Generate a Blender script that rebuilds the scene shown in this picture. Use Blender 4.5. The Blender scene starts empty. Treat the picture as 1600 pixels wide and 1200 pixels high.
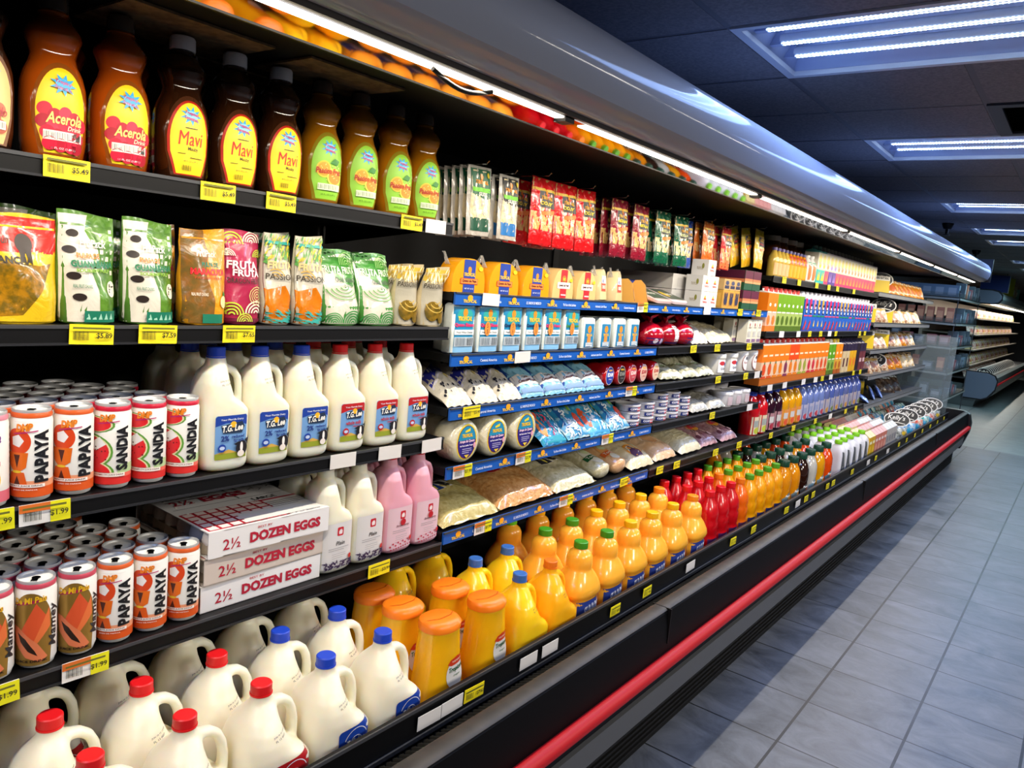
import bpy, bmesh, math, random
from mathutils import Vector, Matrix
from mathutils.bvhtree import BVHTree
from mathutils.geometry import tessellate_polygon
sc = bpy.context.scene
C = sc.collection
rnd = random.Random(11)
pi = math.pi

# ---------------------------------------------------------------- camera, world, exposure
CZ = 1.478                                   # eye height; the case stands at x = -d, its run goes along +y
yaw, pit, rol = .6450593, .1405288, .0923707
cy_, sy_, cp_, sp_, cr_, sr_ = (math.cos(yaw), math.sin(yaw), math.cos(pit), math.sin(pit), math.cos(rol), math.sin(rol))
fw = Vector((-sy_ * cp_, cy_ * cp_, -sp_)); r0 = Vector((cy_, sy_, 0)); u0 = r0.cross(fw)
rt = r0 * cr_ + u0 * sr_; up = u0 * cr_ - r0 * sr_
cam = bpy.data.objects.new('camera', bpy.data.cameras.new('camera'))
cam.data.sensor_width = 36; cam.data.lens = 1182.82 / 1600 * 36; cam.data.clip_start = .05
mw = Matrix((rt, up, -fw)).transposed().to_4x4(); mw.translation = (0, 0, CZ); cam.matrix_world = mw
C.objects.link(cam); sc.camera = cam
w = bpy.data.worlds.new('world'); sc.world = w; w.use_nodes = True
w.node_tree.nodes['Background'].inputs[0].default_value = (.30, .45, 1, 1)
w.node_tree.nodes['Background'].inputs[1].default_value = .015
sc.view_settings.view_transform = 'Standard'; sc.view_settings.look = 'None'
sc.view_settings.gamma = 1; sc.view_settings.use_curve_mapping = False
sc.view_settings.exposure = 0.0
sc.cycles.use_denoising = True
sc.cycles.max_bounces = 8; sc.cycles.diffuse_bounces = 6; sc.cycles.glossy_bounces = 4; sc.cycles.transparent_max_bounces = 12
sc.cycles.caustics_reflective = False; sc.cycles.caustics_refractive = False; sc.cycles.sample_clamp_indirect = 4

def area(name, loc, sx, sy, rot, power, col, spread=180):
    l = bpy.data.lights.new(name, 'AREA'); l.shape = 'RECTANGLE'; l.size = sx; l.size_y = sy
    l.energy = power; l.color = col; l.spread = math.radians(spread)
    o = bpy.data.objects.new(name, l); o.location = loc; o.rotation_euler = rot; C.objects.link(o); return o
WARM = (1, .90, .74); COOL = (.28, .46, 1.0)
SECT = [(-.94, 1.5), (1.5, 3.94), (3.94, 6.38), (6.38, 8.86)]
LED_W = 19
for a, b in SECT:                            # the case's own light strip under the canopy lip
    area('case_light', (-1.018, (a + b) / 2, CZ + .350), .03, b - a - .06, (0, math.radians(15), 0), LED_W, WARM, 170)
CEIL = CZ + .871
TROF = [(-1.103, 2.47), (-1.103, 4.30), (-1.103, 6.74), (-1.103, 8.57), (-1.103, 9.79), (-1.103, 12.84), (-1.103, 14.67), (-1.103, -1.19), (1.337, .64), (1.337, 2.47), (1.337, 4.91), (1.337, 7.35)]
for i, (x, y) in enumerate(TROF):            # ceiling troffers (1.22 x 0.61 m)
    cc = COOL if y < 9 else (.55, .85, .95)
    area('troffer_light', (x + .61, y + .305, CEIL - .012), 1.1, .5, (0, 0, 0), 22 if x < 0 else 80, cc if x < 0 else (1, .92, .80), 178)  # unseen right-hand column is boosted and warmed as frontal fill for the shelves

# ---------------------------------------------------------------- materials
MATS = {}
def lin(h):
    v = [int(h[i:i + 2], 16) / 255 for i in (0, 2, 4)]
    return tuple(c / 12.92 if c <= .04045 else ((c + .055) / 1.055) ** 2.4 for c in v) + (1,)
def M(h, r=.45, metal=0, coat=0, em=0, trans=0, bump=0, bs=60, sss=0, alpha=1, var=None, vs=30, ior=1.45, sp=.5):
    k = (h, r, metal, coat, em, trans, bump, bs, sss, alpha, var, vs, sp)
    if k in MATS: return MATS[k]
    m = bpy.data.materials.new('m_' + h); m.use_nodes = True; n = m.node_tree.nodes; l = m.node_tree.links
    p = n['Principled BSDF']; I = p.inputs
    I['Base Color'].default_value = lin(h); I['Roughness'].default_value = r; I['Metallic'].default_value = metal
    I['Coat Weight'].default_value = coat; I['Coat Roughness'].default_value = .08; I['Transmission Weight'].default_value = trans; I['Alpha'].default_value = alpha; I['IOR'].default_value = ior; I['Specular IOR Level'].default_value = sp
    if em: I['Emission Color'].default_value = lin(h); I['Emission Strength'].default_value = em
    if sss:
        I['Subsurface Weight'].default_value = sss; I['Subsurface Radius'].default_value = (1, .7, .4); I['Subsurface Scale'].default_value = .05
    if bump or var:
        tc = n.new('ShaderNodeTexCoord')
    if bump:
        t = n.new('ShaderNodeTexNoise'); t.inputs['Scale'].default_value = bs; t.inputs['Detail'].default_value = 3; t.inputs['Distortion'].default_value = 1.2
        b = n.new('ShaderNodeBump'); b.inputs['Strength'].default_value = bump; b.inputs['Distance'].default_value = .01
        l.new(tc.outputs['Object'], t.inputs['Vector']); l.new(t.outputs['Fac'], b.inputs['Height']); l.new(b.outputs['Normal'], I['Normal'])
    if var:
        t = n.new('ShaderNodeTexNoise'); t.inputs['Scale'].default_value = vs; t.inputs['Detail'].default_value = 4
        cr = n.new('ShaderNodeValToRGB'); cr.color_ramp.elements[0].position = .38; cr.color_ramp.elements[1].position = .62
        cr.color_ramp.elements[0].color = lin(h); cr.color_ramp.elements[1].color = lin(var)
        l.new(tc.outputs['Object'], t.inputs['Vector']); l.new(t.outputs['Fac'], cr.inputs['Fac']); l.new(cr.outputs['Color'], I['Base Color'])
    MATS[k] = m; return m
def glossy_film(h, var=None, vs=40): return M(h, .22, bump=.55, bs=34, coat=.5, var=var, vs=vs)
BLK = M('060607', .55, sp=.3); BLK2 = M('060608', .42, sp=.3); SATIN = M('1c1c20', .3)
WHT = M('f2f0ea', .5); YEL = M('f5e21a', .5)

# ---------------------------------------------------------------- mesh builder
class B:
    def __init__(s): s.v = []; s.f = []; s.m = []; s.mats = []
    def mi(s, m):
        if m not in s.mats: s.mats.append(m)
        return s.mats.index(m)
    def add(s, v, f, m):
        o = len(s.v); s.v += [tuple(x) for x in v]; k = s.mi(m)
        for q in f: s.f.append(tuple(o + i for i in q)); s.m.append(k)
        return s
    def box(s, x0, x1, y0, y1, z0, z1, m):
        v = [(x, y, z) for x in (x0, x1) for y in (y0, y1) for z in (z0, z1)]
        return s.add(v, [(0, 1, 3, 2), (4, 6, 7, 5), (0, 4, 5, 1), (2, 3, 7, 6), (0, 2, 6, 4), (1, 5, 7, 3)], m)
    def loft(s, rings, m, cap=True, cap2=True):
        n = len(rings[0]); v = [p for r in rings for p in r]; f = []
        for i in range(len(rings) - 1):
            for j in range(n):
                a = i * n + j; b = i * n + (j + 1) % n; f.append((a, b, b + n, a + n))
        if cap: f.append(tuple(reversed(range(n))))
        if cap2: f.append(tuple(range((len(rings) - 1) * n, len(rings) * n)))
        return s.add(v, f, m)
    def se(s, secs, m, N=28, cap=True):          # super-elliptic loft: z, hx, hy, n, cx, cy
        R = []
        for q in secs:
            z, hx, hy, n = q[:4]; cx, cy = (q[4:] if len(q) > 4 else (0, 0)); r = []
            for k in range(N):
                t = 2 * pi * (k + .5) / N; c, d = math.cos(t), math.sin(t)
                r.append((cx + hx * math.copysign(abs(c) ** (2 / n), c), cy + hy * math.copysign(abs(d) ** (2 / n), d), z))
            R.append(r)
        return s.loft(R, m, cap)
    def lathe(s, prof, m, N=28, c=(0, 0), cap=True):
        return s.loft([[(c[0] + r * math.cos(2 * pi * k / N), c[1] + r * math.sin(2 * pi * k / N), z) for k in range(N)] for r, z in prof], m, cap)
    def lathex(s, prof, m, N=36, c=(0, 0)):      # axis along x: (r, x)
        return s.loft([[(x, c[0] + r * math.cos(2 * pi * k / N), c[1] + r * math.sin(2 * pi * k / N)) for k in range(N)] for r, x in prof], m)
    def tube(s, path, r, m, N=10, sx=1):
        R = []; P = [Vector(p) for p in path]
        for i, p in enumerate(P):
            t = (P[min(i + 1, len(P) - 1)] - P[max(i - 1, 0)]).normalized()
            a = t.orthogonal() if abs(t.x) > .9 else (Vector((1, 0, 0)) - t * t.x).normalized(); b = t.cross(a)
            a = a.normalized(); b = b.normalized(); rr = r[i] if isinstance(r, list) else r
            R.append([p + a * (rr * sx * math.cos(2 * pi * k / N)) + b * (rr * math.sin(2 * pi * k / N)) for k in range(N)])
        return s.loft(R, m)
    def prism(s, poly, y0, y1, m):               # poly in (x, z), swept along y
        n = len(poly); v = [(x, y0, z) for x, z in poly] + [(x, y1, z) for x, z in poly]
        f = [(i, (i + 1) % n, n + (i + 1) % n, n + i) for i in range(n)]
        tri = tessellate_polygon([[Vector((x, z, 0)) for x, z in poly]])
        f += [tuple(t) for t in tri] + [tuple(n + i for i in reversed(t)) for t in tri]
        return s.add(v, f, m)
    def mesh(s, name, ang=38, fix=True):
        me = bpy.data.meshes.new(name); me.from_pydata(s.v, [], s.f)
        for m in s.mats: me.materials.append(m)
        me.polygons.foreach_set('material_index', s.m); me.polygons.foreach_set('use_smooth', [True] * len(s.f))
        if fix:
            bm = bmesh.new(); bm.from_mesh(me); bmesh.ops.recalc_face_normals(bm, faces=bm.faces); bm.to_mesh(me); bm.free()
        if ang: me.set_sharp_from_angle(angle=math.radians(ang))
        me.update(); return me
def moulded(b, vox, it=5, name='body'):          # union of the pieces into one blow-moulded skin
    me = b.mesh(name, 0); o = bpy.data.objects.new('tmp', me); C.objects.link(o)
    r = o.modifiers.new('r', 'REMESH'); r.mode = 'VOXEL'; r.voxel_size = vox
    q = o.modifiers.new('s', 'SMOOTH'); q.iterations = it; q.factor = .5
    dg = bpy.context.evaluated_depsgraph_get(); out = bpy.data.meshes.new_from_object(o.evaluated_get(dg))
    out.name = name; bpy.data.objects.remove(o)
    out.materials.clear(); out.materials.append(b.mats[0])
    out.polygons.foreach_set('use_smooth', [True] * len(out.polygons)); out.polygons.foreach_set('material_index', [0] * len(out.polygons)); return out

# ---------------------------------------------------------------- printed labels
TX = {}
def text2d(s, b=0, sh=0):
    if (s, b, sh) not in TX:
        cu = bpy.data.curves.new('t', 'FONT'); cu.body = s; cu.resolution_u = 2; cu.offset = b; cu.shear = sh; cu.align_x = 'CENTER'
        o = bpy.data.objects.new('t', cu); C.objects.link(o); me = o.to_mesh()
        v = [(q.co.x, q.co.y) for q in me.vertices]; f = [tuple(p.vertices) for p in me.polygons]
        o.to_mesh_clear(); bpy.data.objects.remove(o)
        xs = [q[0] for q in v] or [0, 1]; ys = [q[1] for q in v] or [0, 1]
        x0, x1, y0, y1 = min(xs), max(xs), min(ys), max(ys)
        TX[s, b, sh] = ([((x - (x0 + x1) / 2), (y - (y0 + y1) / 2)) for x, y in v], f, x1 - x0, y1 - y0)
    return TX[s, b, sh]
def ell(cx, cy, rx, ry, n=24): return [(cx + rx * math.cos(2 * pi * k / n), cy + ry * math.sin(2 * pi * k / n)) for k in range(n)]
def flat2d(L):
    k = L[0]
    if k == 'r': _, x0, y0, x1, y1, c = L; return [(x0, y0), (x1, y0), (x1, y1), (x0, y1)], [(0, 1, 2, 3)], c
    if k == 'e': _, cx, cy, rx, ry, c = L; v = ell(cx, cy, rx, ry); return v, [tuple(range(len(v)))], c
    if k == 'p':
        v = list(L[1]); t = [tuple(q) for q in tessellate_polygon([[Vector((x, y, 0)) for x, y in v]])]; return v, t, L[2]
    if k == 't':
        s, cx, cy, h, c = L[1:6]; o = L[6] if len(L) > 6 else {}
        v, f, tw, th = text2d(s, o.get('b', .012), o.get('sh', 0)); sy = h / max(th, 1e-6); sx = o['w'] / tw if 'w' in o else sy
        a = o.get('rot', 0); ca, sa = math.cos(a), math.sin(a)
        return [(cx + x * sx * ca - y * sy * sa, cy + x * sx * sa + y * sy * ca) for x, y in v], f, c
def col(c): return c if not isinstance(c, str) else M(c, .4)
def label(layers, proj, du=0, dv=0, name='label', lift=.0008):
    b = B()
    for i, L in enumerate(layers):
        v, f, c = flat2d(L); off = lift * (1 + min(i, 14) * .35)
        if not f: continue
        bm = bmesh.new(); vv = [bm.verts.new((x, y, 0)) for x, y in v]
        for q in f:
            try: bm.faces.new([vv[j] for j in q])
            except ValueError: pass
        xs = [p[0] for p in v]; ys = [p[1] for p in v]
        for st, lo, hi, no in ((du, min(xs), max(xs), (1, 0, 0)), (dv, min(ys), max(ys), (0, 1, 0))):
            if st:
                k = math.floor(lo / st) + 1
                while k * st < hi - 1e-6:
                    bmesh.ops.bisect_plane(bm, geom=bm.verts[:] + bm.edges[:] + bm.faces[:], plane_co=Vector(no) * (k * st), plane_no=no, dist=1e-6); k += 1
        bm.verts.index_update()
        for q in bm.faces:
            if q.normal.z < 0: q.normal_flip()
        b.add([proj(p.co.x, p.co.y, off) for p in bm.verts], [[p.index for p in q.verts] for q in bm.faces], col(c)); bm.free()
    return b.mesh(name, 0, False)
def pflat(x0, z0=0): return lambda u, v, o: (x0 + o, u, v + z0)
def pcyl(r, z0=0): return lambda u, v, o: ((r + o) * math.cos(u / r), (r + o) * math.sin(u / r), v + z0)
def pray(me, z0=0, back=0):                      # print laid on the front of a shaped body
    t = BVHTree.FromPolygons([v.co for v in me.vertices], [tuple(p.vertices) for p in me.polygons])
    def f(u, v, o):
        h = t.ray_cast(Vector((1, u, v + z0)), Vector((-1, 0, 0)))
        if h[0] is None: p = t.find_nearest(Vector((.02, u, v + z0)))[0]; return (p.x + o, p.y, p.z)
        return (h[0].x + o, u, v + z0)
    return f
def ptop(me, z0=None):                           # print on the upper face: u along y, v along -x
    t = BVHTree.FromPolygons([v.co for v in me.vertices], [tuple(p.vertices) for p in me.polygons])
    def f(u, v, o):
        h = t.ray_cast(Vector((-v, u, 1)), Vector((0, 0, -1)))
        return (-v, u, (h[0].z if h[0] is not None else 0) + o)
    return f

# ---------------------------------------------------------------- objects
def tag(o, lab=None, cat=None, group=None, kind=None):
    if lab: o['label'] = lab
    if cat: o['category'] = cat
    if group: o['group'] = group
    if kind: o['kind'] = kind
    return o
def ob(name, me, parent=None):
    o = bpy.data.objects.new(name, me); C.objects.link(o)
    if parent: o.parent = parent
    return o
def struct(name, me): return tag(ob(name, me), kind='structure')
class K:                                         # one kind of product: its parts, copied for each thing
    def __init__(s, kind, cat, parts): s.kind = kind; s.cat = cat; s.parts = parts; s.first = None; s.pts = None
    def put(s, d, y, z, lab, group=None, rz=0, ry=0, rx=0, sc_=1, rest=1):
        if s.first is None:
            s.made = []
            if len(s.parts) == 1 and len(s.parts[0]) < 3: o = ob(s.kind, s.parts[0][1])
            else:
                o = ob(s.kind, None)
                for p in s.parts:
                    q = ob(p[0], p[1], s.made[p[2]][0] if len(p) > 2 and p[2] is not None else o); s.made.append((q, p[2] if len(p) > 2 else None))
                    if len(p) > 3: q['label'] = p[3]
            s.first = o
        else:
            o = s.first.copy(); C.objects.link(o); new = []
            for q, k in s.made:
                c = q.copy(); C.objects.link(c); c.parent = o if k is None else new[k]; new.append(c)
            for k in ('label', 'category', 'group'):
                if k in o: del o[k]
        if s.pts is None:
            import numpy as np
            s.pts = np.concatenate([np.array([v.co[:] for v in p[1].vertices][::max(1, len(p[1].vertices) // 3000)]).reshape(-1, 3) for p in s.parts])
        if rx or ry: z -= float((s.pts @ __import__('numpy').array(Matrix.Rotation(ry, 3, 'Y') @ Matrix.Rotation(rx, 3, 'X')).T)[:, 2].min()) if rest else 0
        o.location = (-d, y, CZ + z + .0012); o.rotation_euler = (rx, ry, rz); o.scale = (sc_,) * 3 if not isinstance(sc_, tuple) else sc_
        return tag(o, lab, s.cat, group)
NTH = 'first second third fourth fifth sixth seventh eighth ninth tenth eleventh twelfth thirteenth fourteenth fifteenth sixteenth seventeenth eighteenth nineteenth twentieth'.split() + [f'twenty-{x}' for x in 'first second third fourth fifth sixth seventh eighth ninth'.split()]
def nth(i, n):                                   # place words in a row of n counted from the near end
    if n == 1: return 'alone'
    return 'nearest' if i == 0 else 'farthest' if i == n - 1 else NTH[i] + ' from the near end'
# ================================================================ the setting
def nodes_floor(h1, h2, hg, x0, y0, px, py, wx, wy, rough=.42):
    m = bpy.data.materials.new('floor_tile'); m.use_nodes = True; n = m.node_tree.nodes; l = m.node_tree.links; p = n['Principled BSDF']
    g = n.new('ShaderNodeNewGeometry'); s = n.new('ShaderNodeSeparateXYZ'); l.new(g.outputs['Position'], s.inputs[0])
    def ma(op, a, b):
        q = n.new('ShaderNodeMath'); q.operation = op
        for i, x in enumerate((a, b)):
            if hasattr(x, 'links'): l.new(x, q.inputs[i])
            else: q.inputs[i].default_value = x
        return q.outputs[0]
    u = ma('DIVIDE', ma('SUBTRACT', s.outputs[0], x0), px); v = ma('DIVIDE', ma('SUBTRACT', s.outputs[1], y0), py)
    pu = ma('PINGPONG', u, .5); pv = ma('PINGPONG', v, .5)
    mask = ma('MAXIMUM', ma('LESS_THAN', pu, wx), ma('LESS_THAN', pv, wy))
    cb = n.new('ShaderNodeCombineXYZ'); l.new(ma('FLOOR', u, 0), cb.inputs[0]); l.new(ma('FLOOR', v, 0), cb.inputs[1])
    wn = n.new('ShaderNodeTexWhiteNoise'); wn.noise_dimensions = '2D'; l.new(cb.outputs[0], wn.inputs['Vector'])
    t = n.new('ShaderNodeTexNoise'); t.inputs['Scale'].default_value = 5.5; t.inputs['Detail'].default_value = 8; t.inputs['Roughness'].default_value = .72; t.inputs['Distortion'].default_value = .8
    mp = n.new('ShaderNodeMapping'); mp.inputs['Scale'].default_value = (.8, 1.25, 1); l.new(g.outputs['Position'], mp.inputs[0]); l.new(mp.outputs[0], t.inputs['Vector'])
    fac = ma('ADD', ma('MULTIPLY', t.outputs['Fac'], 2.3), ma('MULTIPLY', wn.outputs['Value'], .2))
    mx = n.new('ShaderNodeMix'); mx.data_type = 'RGBA'; mx.clamp_factor = True; l.new(ma('SUBTRACT', fac, .75), mx.inputs[0]); mx.inputs[6].default_value = lin(h1); mx.inputs[7].default_value = lin(h2)
    m2 = n.new('ShaderNodeMix'); m2.data_type = 'RGBA'; l.new(mask, m2.inputs[0]); l.new(mx.outputs[2], m2.inputs[6]); m2.inputs[7].default_value = lin(hg)
    l.new(m2.outputs[2], p.inputs['Base Color']); l.new(ma('ADD', ma('MULTIPLY', t.outputs['Fac'], .25), rough - .12), p.inputs['Roughness'])
    bp = n.new('ShaderNodeBump'); bp.inputs['Strength'].default_value = .35; bp.inputs['Distance'].default_value = .004
    l.new(ma('SUBTRACT', ma('MULTIPLY', t.outputs['Fac'], .6), mask), bp.inputs['Height']); l.new(bp.outputs[0], p.inputs['Normal'])
    return m
ft = nodes_floor('2f333a', '666a72', '0c0d0f', -.633, 2.522, .333, .345, .014, .009)
ft2 = nodes_floor('5a6264', '8a9291', '2a2e30', -.80, 10.26, .61, 2.4, .008, .001)
struct('floor', B().box(-3, 4.4, -5.6, 10.24, -.1, 0, ft).mesh('floor'))
struct('floor', B().box(-3, 4.4, 10.24, 27, -.1, 0, ft2).mesh('floor'))
ceil_m = M('6c6a6e', .9, var='7d7a7c', vs=90); grid_m = M('5a5a60', .6)
cells = {}
for (x, y) in TROF:
    i, j = round((x + 1.103) / .61), round((y - 2.47) / .61); cells[i, j] = cells[i + 1, j] = 1
VENT = (1, 2); cells[VENT] = 1
b = B()
for i in range(-4, 10):
    for j in range(-14, 41):
        x, y = -1.103 + .61 * i, 2.47 + .61 * j
        if (i, j) not in cells: b.box(x + .012, x + .598, y + .012, y + .598, CEIL, CEIL + .02, ceil_m)
struct('ceiling', b.mesh('ceiling'))
b = B()
def hid(i, j): return (i, j) in cells
for i in range(-4, 11):
    x = -1.103 + .61 * i
    for j in range(-14, 41):
        if not (hid(i, j) and hid(i - 1, j)): b.box(x - .012, x + .012, 2.47 + .61 * j, 2.47 + .61 * (j + 1), CEIL + .001, CEIL + .012, grid_m)
for j in range(-14, 42): b.box(-3.6, 5, 2.47 + .61 * j - .012, 2.47 + .61 * j + .012, CEIL + .002, CEIL + .013, grid_m)
struct('ceiling_grid_trim', b.mesh('trim'))
wall_m = M('3a3c42', .8)
struct('wall_left', B().box(-2.95, -2.8, -5.6, 27, 0, CEIL + .25, wall_m).mesh('w'))
struct('wall_right', B().box(4.2, 4.35, -5.6, 27, 0, CEIL + .25, wall_m).mesh('w'))
struct('wall_far', B().box(-2.8, 4.2, 26.8, 27, 0, CEIL + .25, wall_m).mesh('w'))
struct('wall_back', B().box(-2.8, 4.2, -5.6, -5.4, 0, CEIL + .25, wall_m).mesh('w'))
struct('ceiling_deck', B().box(-2.95, 4.35, -5.6, 27, CEIL + .25, CEIL + .3, wall_m).mesh('w'))

# ceiling lights
def led_mat(c, s):
    m = bpy.data.materials.new('led_tube'); m.use_nodes = True; n = m.node_tree.nodes; l = m.node_tree.links; p = n['Principled BSDF']
    tc = n.new('ShaderNodeTexCoord'); sp = n.new('ShaderNodeSeparateXYZ'); l.new(tc.outputs['Object'], sp.inputs[0])
    a = n.new('ShaderNodeMath'); a.operation = 'PINGPONG'; a.inputs[1].default_value = .007; l.new(sp.outputs[0], a.inputs[0])
    q = n.new('ShaderNodeMath'); q.operation = 'LESS_THAN'; q.inputs[1].default_value = .0026; l.new(a.outputs[0], q.inputs[0])
    k = n.new('ShaderNodeMath'); k.operation = 'MULTIPLY_ADD'; k.inputs[1].default_value = s; k.inputs[2].default_value = s * .12; l.new(q.outputs[0], k.inputs[0])
    p.inputs['Emission Color'].default_value = c + (1,); l.new(k.outputs[0], p.inputs['Emission Strength']); p.inputs['Base Color'].default_value = (.5, .5, .6, 1); return m
LED = led_mat((.50, .68, 1), 26); TUBE = M('dfe6f2', .25, coat=.3); REFL = M('a4b2d4', .35); RIM = M('c9ced6', .4)
def troffer(c):
    X, Y = 1.22, .61
    f = B()
    for x0, x1, y0, y1 in ((0, X, 0, .025), (0, X, Y - .025, Y), (0, .03, .025, Y - .025), (X - .03, X, .025, Y - .025)): f.box(x0, x1, y0, y1, -.006, .012, RIM)
    r = B()                                                    # white pan, open below, with sloping sides
    r.add([(0.02, .02, .01), (X - .02, .02, .01), (X - .02, Y - .02, .01), (.02, Y - .02, .01), (.07, .09, .10), (X - .07, .09, .10), (X - .07, Y - .09, .10), (.07, Y - .09, .10)],
          [(0, 1, 5, 4), (1, 2, 6, 5), (2, 3, 7, 6), (3, 0, 4, 7), (4, 5, 6, 7)], REFL)
    P = [('frame', f.mesh('frame')), ('reflector', r.mesh('reflector'))]
    tb = B(); tb.v, tb.f = [], []
    R = [[(x, .018 * math.cos(2 * pi * k / 14), .018 * math.sin(2 * pi * k / 14)) for k in range(14)] for x in (-.545, .545)]
    tb.loft(R, TUBE); 
    for a in (-2.05, -1.1): tb.box(-.54, .54, .0185 * math.cos(a) - .003, .0185 * math.cos(a) + .003, .0185 * math.sin(a) - .0015, .0185 * math.sin(a) + .0015, c)
    tm = tb.mesh('led_tube')
    return P, tm, B().box(-.02, .02, -.014, .014, -.02, .03, REFL).mesh('lamp_holder')
P, tm, em = troffer(LED)
FIX = ['nearest ceiling light with three blue white tubes above the aisle', 'second ceiling light along the aisle, beyond the dark vent', 'third ceiling light along the aisle, seen edge on', 'fourth ceiling light along the aisle, above the canopy end', 'fifth ceiling light along the aisle, with two bright tube ends', 'pale ceiling light just before the second case', 'farthest pale ceiling light above the second case', 'ceiling light behind the viewer above the aisle', 'unseen ceiling light over the next aisle, boosted as fill, beside the viewer', 'second unseen ceiling light over the next aisle, boosted as fill', 'third unseen ceiling light over the next aisle, boosted as fill', 'farthest unseen ceiling light over the next aisle, boosted as fill']
for i, (x, y) in enumerate(TROF):
    o = ob('ceiling_light', None); o.location = (x, y, CEIL)
    for nme, me in P: ob(nme, me, o)
    for yy in (.15, .305, .46):
        t = ob('led_tube', tm, o); t.location = (.61, yy, .045); t2 = [ob('lamp_holder', em, t) for _ in (0, 1)]; t2[0].location.x = -.56; t2[1].location.x = .56
    tag(o, FIX[i], 'ceiling light', 'troffer lights in the ceiling')
x, y = -1.103 + .61 * VENT[0], 2.47 + .61 * VENT[1]
b = B()
for x0, x1, y0, y1 in ((0, .61, 0, .05), (0, .61, .56, .61), (0, .05, .05, .56), (.56, .61, .05, .56)): b.box(x + x0, x + x1, y + y0, y + y1, CEIL - .008, CEIL + .012, M('2b3038', .5))
o = ob('ceiling_vent', None); ob('frame', b.mesh('frame'), o); b = B()
for k in range(24): b.add([(x + .05, y + .06 + k * .021, CEIL), (x + .56, y + .06 + k * .021, CEIL), (x + .56, y + .072 + k * .021, CEIL + .02), (x + .05, y + .072 + k * .021, CEIL + .02)], [(0, 1, 2, 3)], BLK)
ob('slat', b.mesh('slat'), o); ob('backing', B().box(x + .02, x + .59, y + .02, y + .59, CEIL + .03, CEIL + .05, BLK).mesh('backing'), o)
tag(o, 'dark square air vent in the ceiling between two lights', 'vent')
for i, (x, y, l) in enumerate(((-1.25, 8.25, 'sprinkler head hanging from the ceiling beside the third light'), (-1.35, 11.35, 'small dark sprinkler head on the ceiling past the canopy end'))):
    o = ob('sprinkler_head', None); o.location = (x, y, CEIL)
    ob('escutcheon', B().lathe([(.05, 0), (.05, -.012), (.035, -.05), (.03, -.055)], BLK2).mesh('e'), o); ob('stem', B().lathe([(.015, -.05), (.012, -.1), (.03, -.105), (.03, -.11)], BLK2).mesh('s'), o)
    tag(o, l, 'sprinkler', 'ceiling sprinklers')

# ================================================================ the display case
Y0, Y1 = -.94, 8.90
case = ob('refrigerated_display_case', None); tag(case, 'long black open refrigerated display case with grey canopy and red bumper rail', 'display case')
def cb(x0, x1, y0, y1, z0, z1, m, name=None, par=None): return ob(name, B().box(-x1, -x0, y0, y1, CZ + z0, CZ + z1, m).mesh(name), par or case)
def prof(pts, name, m, par=None, y0=Y0, y1=Y1): return ob(name, B().prism([(-d, CZ + z) for d, z in pts], y0, y1, m).mesh(name, 30), par or case)
curb_m = M('3a3530', .55, var='2e2b28', vs=20); body_m = M('030305', .55, sp=.1)
prof([(.928, -1.10), (.928, -.952), (.921, -.946), (.886, -.946), (.878, -.952), (.872, -.99), (.868, -1.06), (.868, -1.15), (.882, -1.18), (.90, -1.18), (.92, -1.30), (.955, -1.33), (1.9, -1.33), (1.9, -1.12), (1.1, -1.12)], 'base_body', body_m)
ob('curb_cap', B().prism([(-.928, CZ - .946), (-.921, CZ - .941), (-.886, CZ - .941), (-.879, CZ - .946)], Y0, Y1, curb_m).mesh('curb_cap'), case)
for a in (2.05, 4.49, 6.93): ob('joint', B().box(-.9295, -.8665, a - .002, a + .002, CZ - 1.05, CZ - .9405, BLK).mesh('joint'), case)
ob('bumper_rail', B().tube([(-.858, Y0, CZ - 1.098), (-.858, Y1 + .02, CZ - 1.098)], .022, M('a80f1a', .5, sp=.3), 16).mesh('bumper_rail'), case)
cb(.866, .90, Y0, Y1, -1.145, -1.13, BLK, 'rail_channel')
prof([(.876, -1.19), (.886, -1.275), (.90, -1.275), (.90, -1.19)], 'trim_band', M('4b4d52', .45))
cb(.955, 1.88, Y0, Y1, -1.478, -1.33, M('060608', .6, sp=.2), 'kick_plate')
b = B()
for k in range(6): b.box(-.955, -.949, Y0 + .02, Y1 - .02, CZ - 1.455 + k * .02, CZ - 1.447 + k * .02, BLK)
ob('kick_louvre', b.mesh('k'), case)
b = B(); k = Y0
while k < Y1: b.add([(-.93, k, CZ - 1.0), (-1.055, k, CZ - 1.055), (-1.055, k + .006, CZ - 1.055), (-.93, k + .006, CZ - 1.0), (-.93, k, CZ - 1.03), (-1.055, k, CZ - 1.085), (-1.055, k + .006, CZ - 1.085), (-.93, k + .006, CZ - 1.03)], [(0, 1, 2, 3), (0, 4, 5, 1), (3, 2, 6, 7)], M('26241f', .4)); k += .019
ob('return_air_grille', b.mesh('g', 0), case)
cb(.93, 1.06, Y0, Y1, -1.11, -1.095, BLK, 'duct_floor')
dk = cb(1.062, 1.88, Y0, Y1, -1.12, -1.083, BLK, 'deck_pan')
RAILG = M('3e3f43', .35)
b = B(); b.box(-1.066, -1.056, Y0, Y1, CZ - 1.06, CZ - .968, BLK2); b.box(-1.0555, -1.052, Y0, Y1, CZ - .974, CZ - .966, RAILG); b.box(-1.0555, -1.05, Y0, Y1, CZ - 1.046, CZ - 1.036, RAILG)
ob('price_channel', b.mesh('p'), dk)
cb(1.88, 1.92, Y0, Y1, -1.12, .50, M('08080a', .5), 'back_panel')
cb(1.10, 1.92, Y0, Y1, .40, .43, BLK, 'top_panel')
prof([(1.076, .350), (1.0785, .3415), (1.083, .3415), (1.10, .40), (1.09, .40)], 'front_valance', BLK2)
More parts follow.
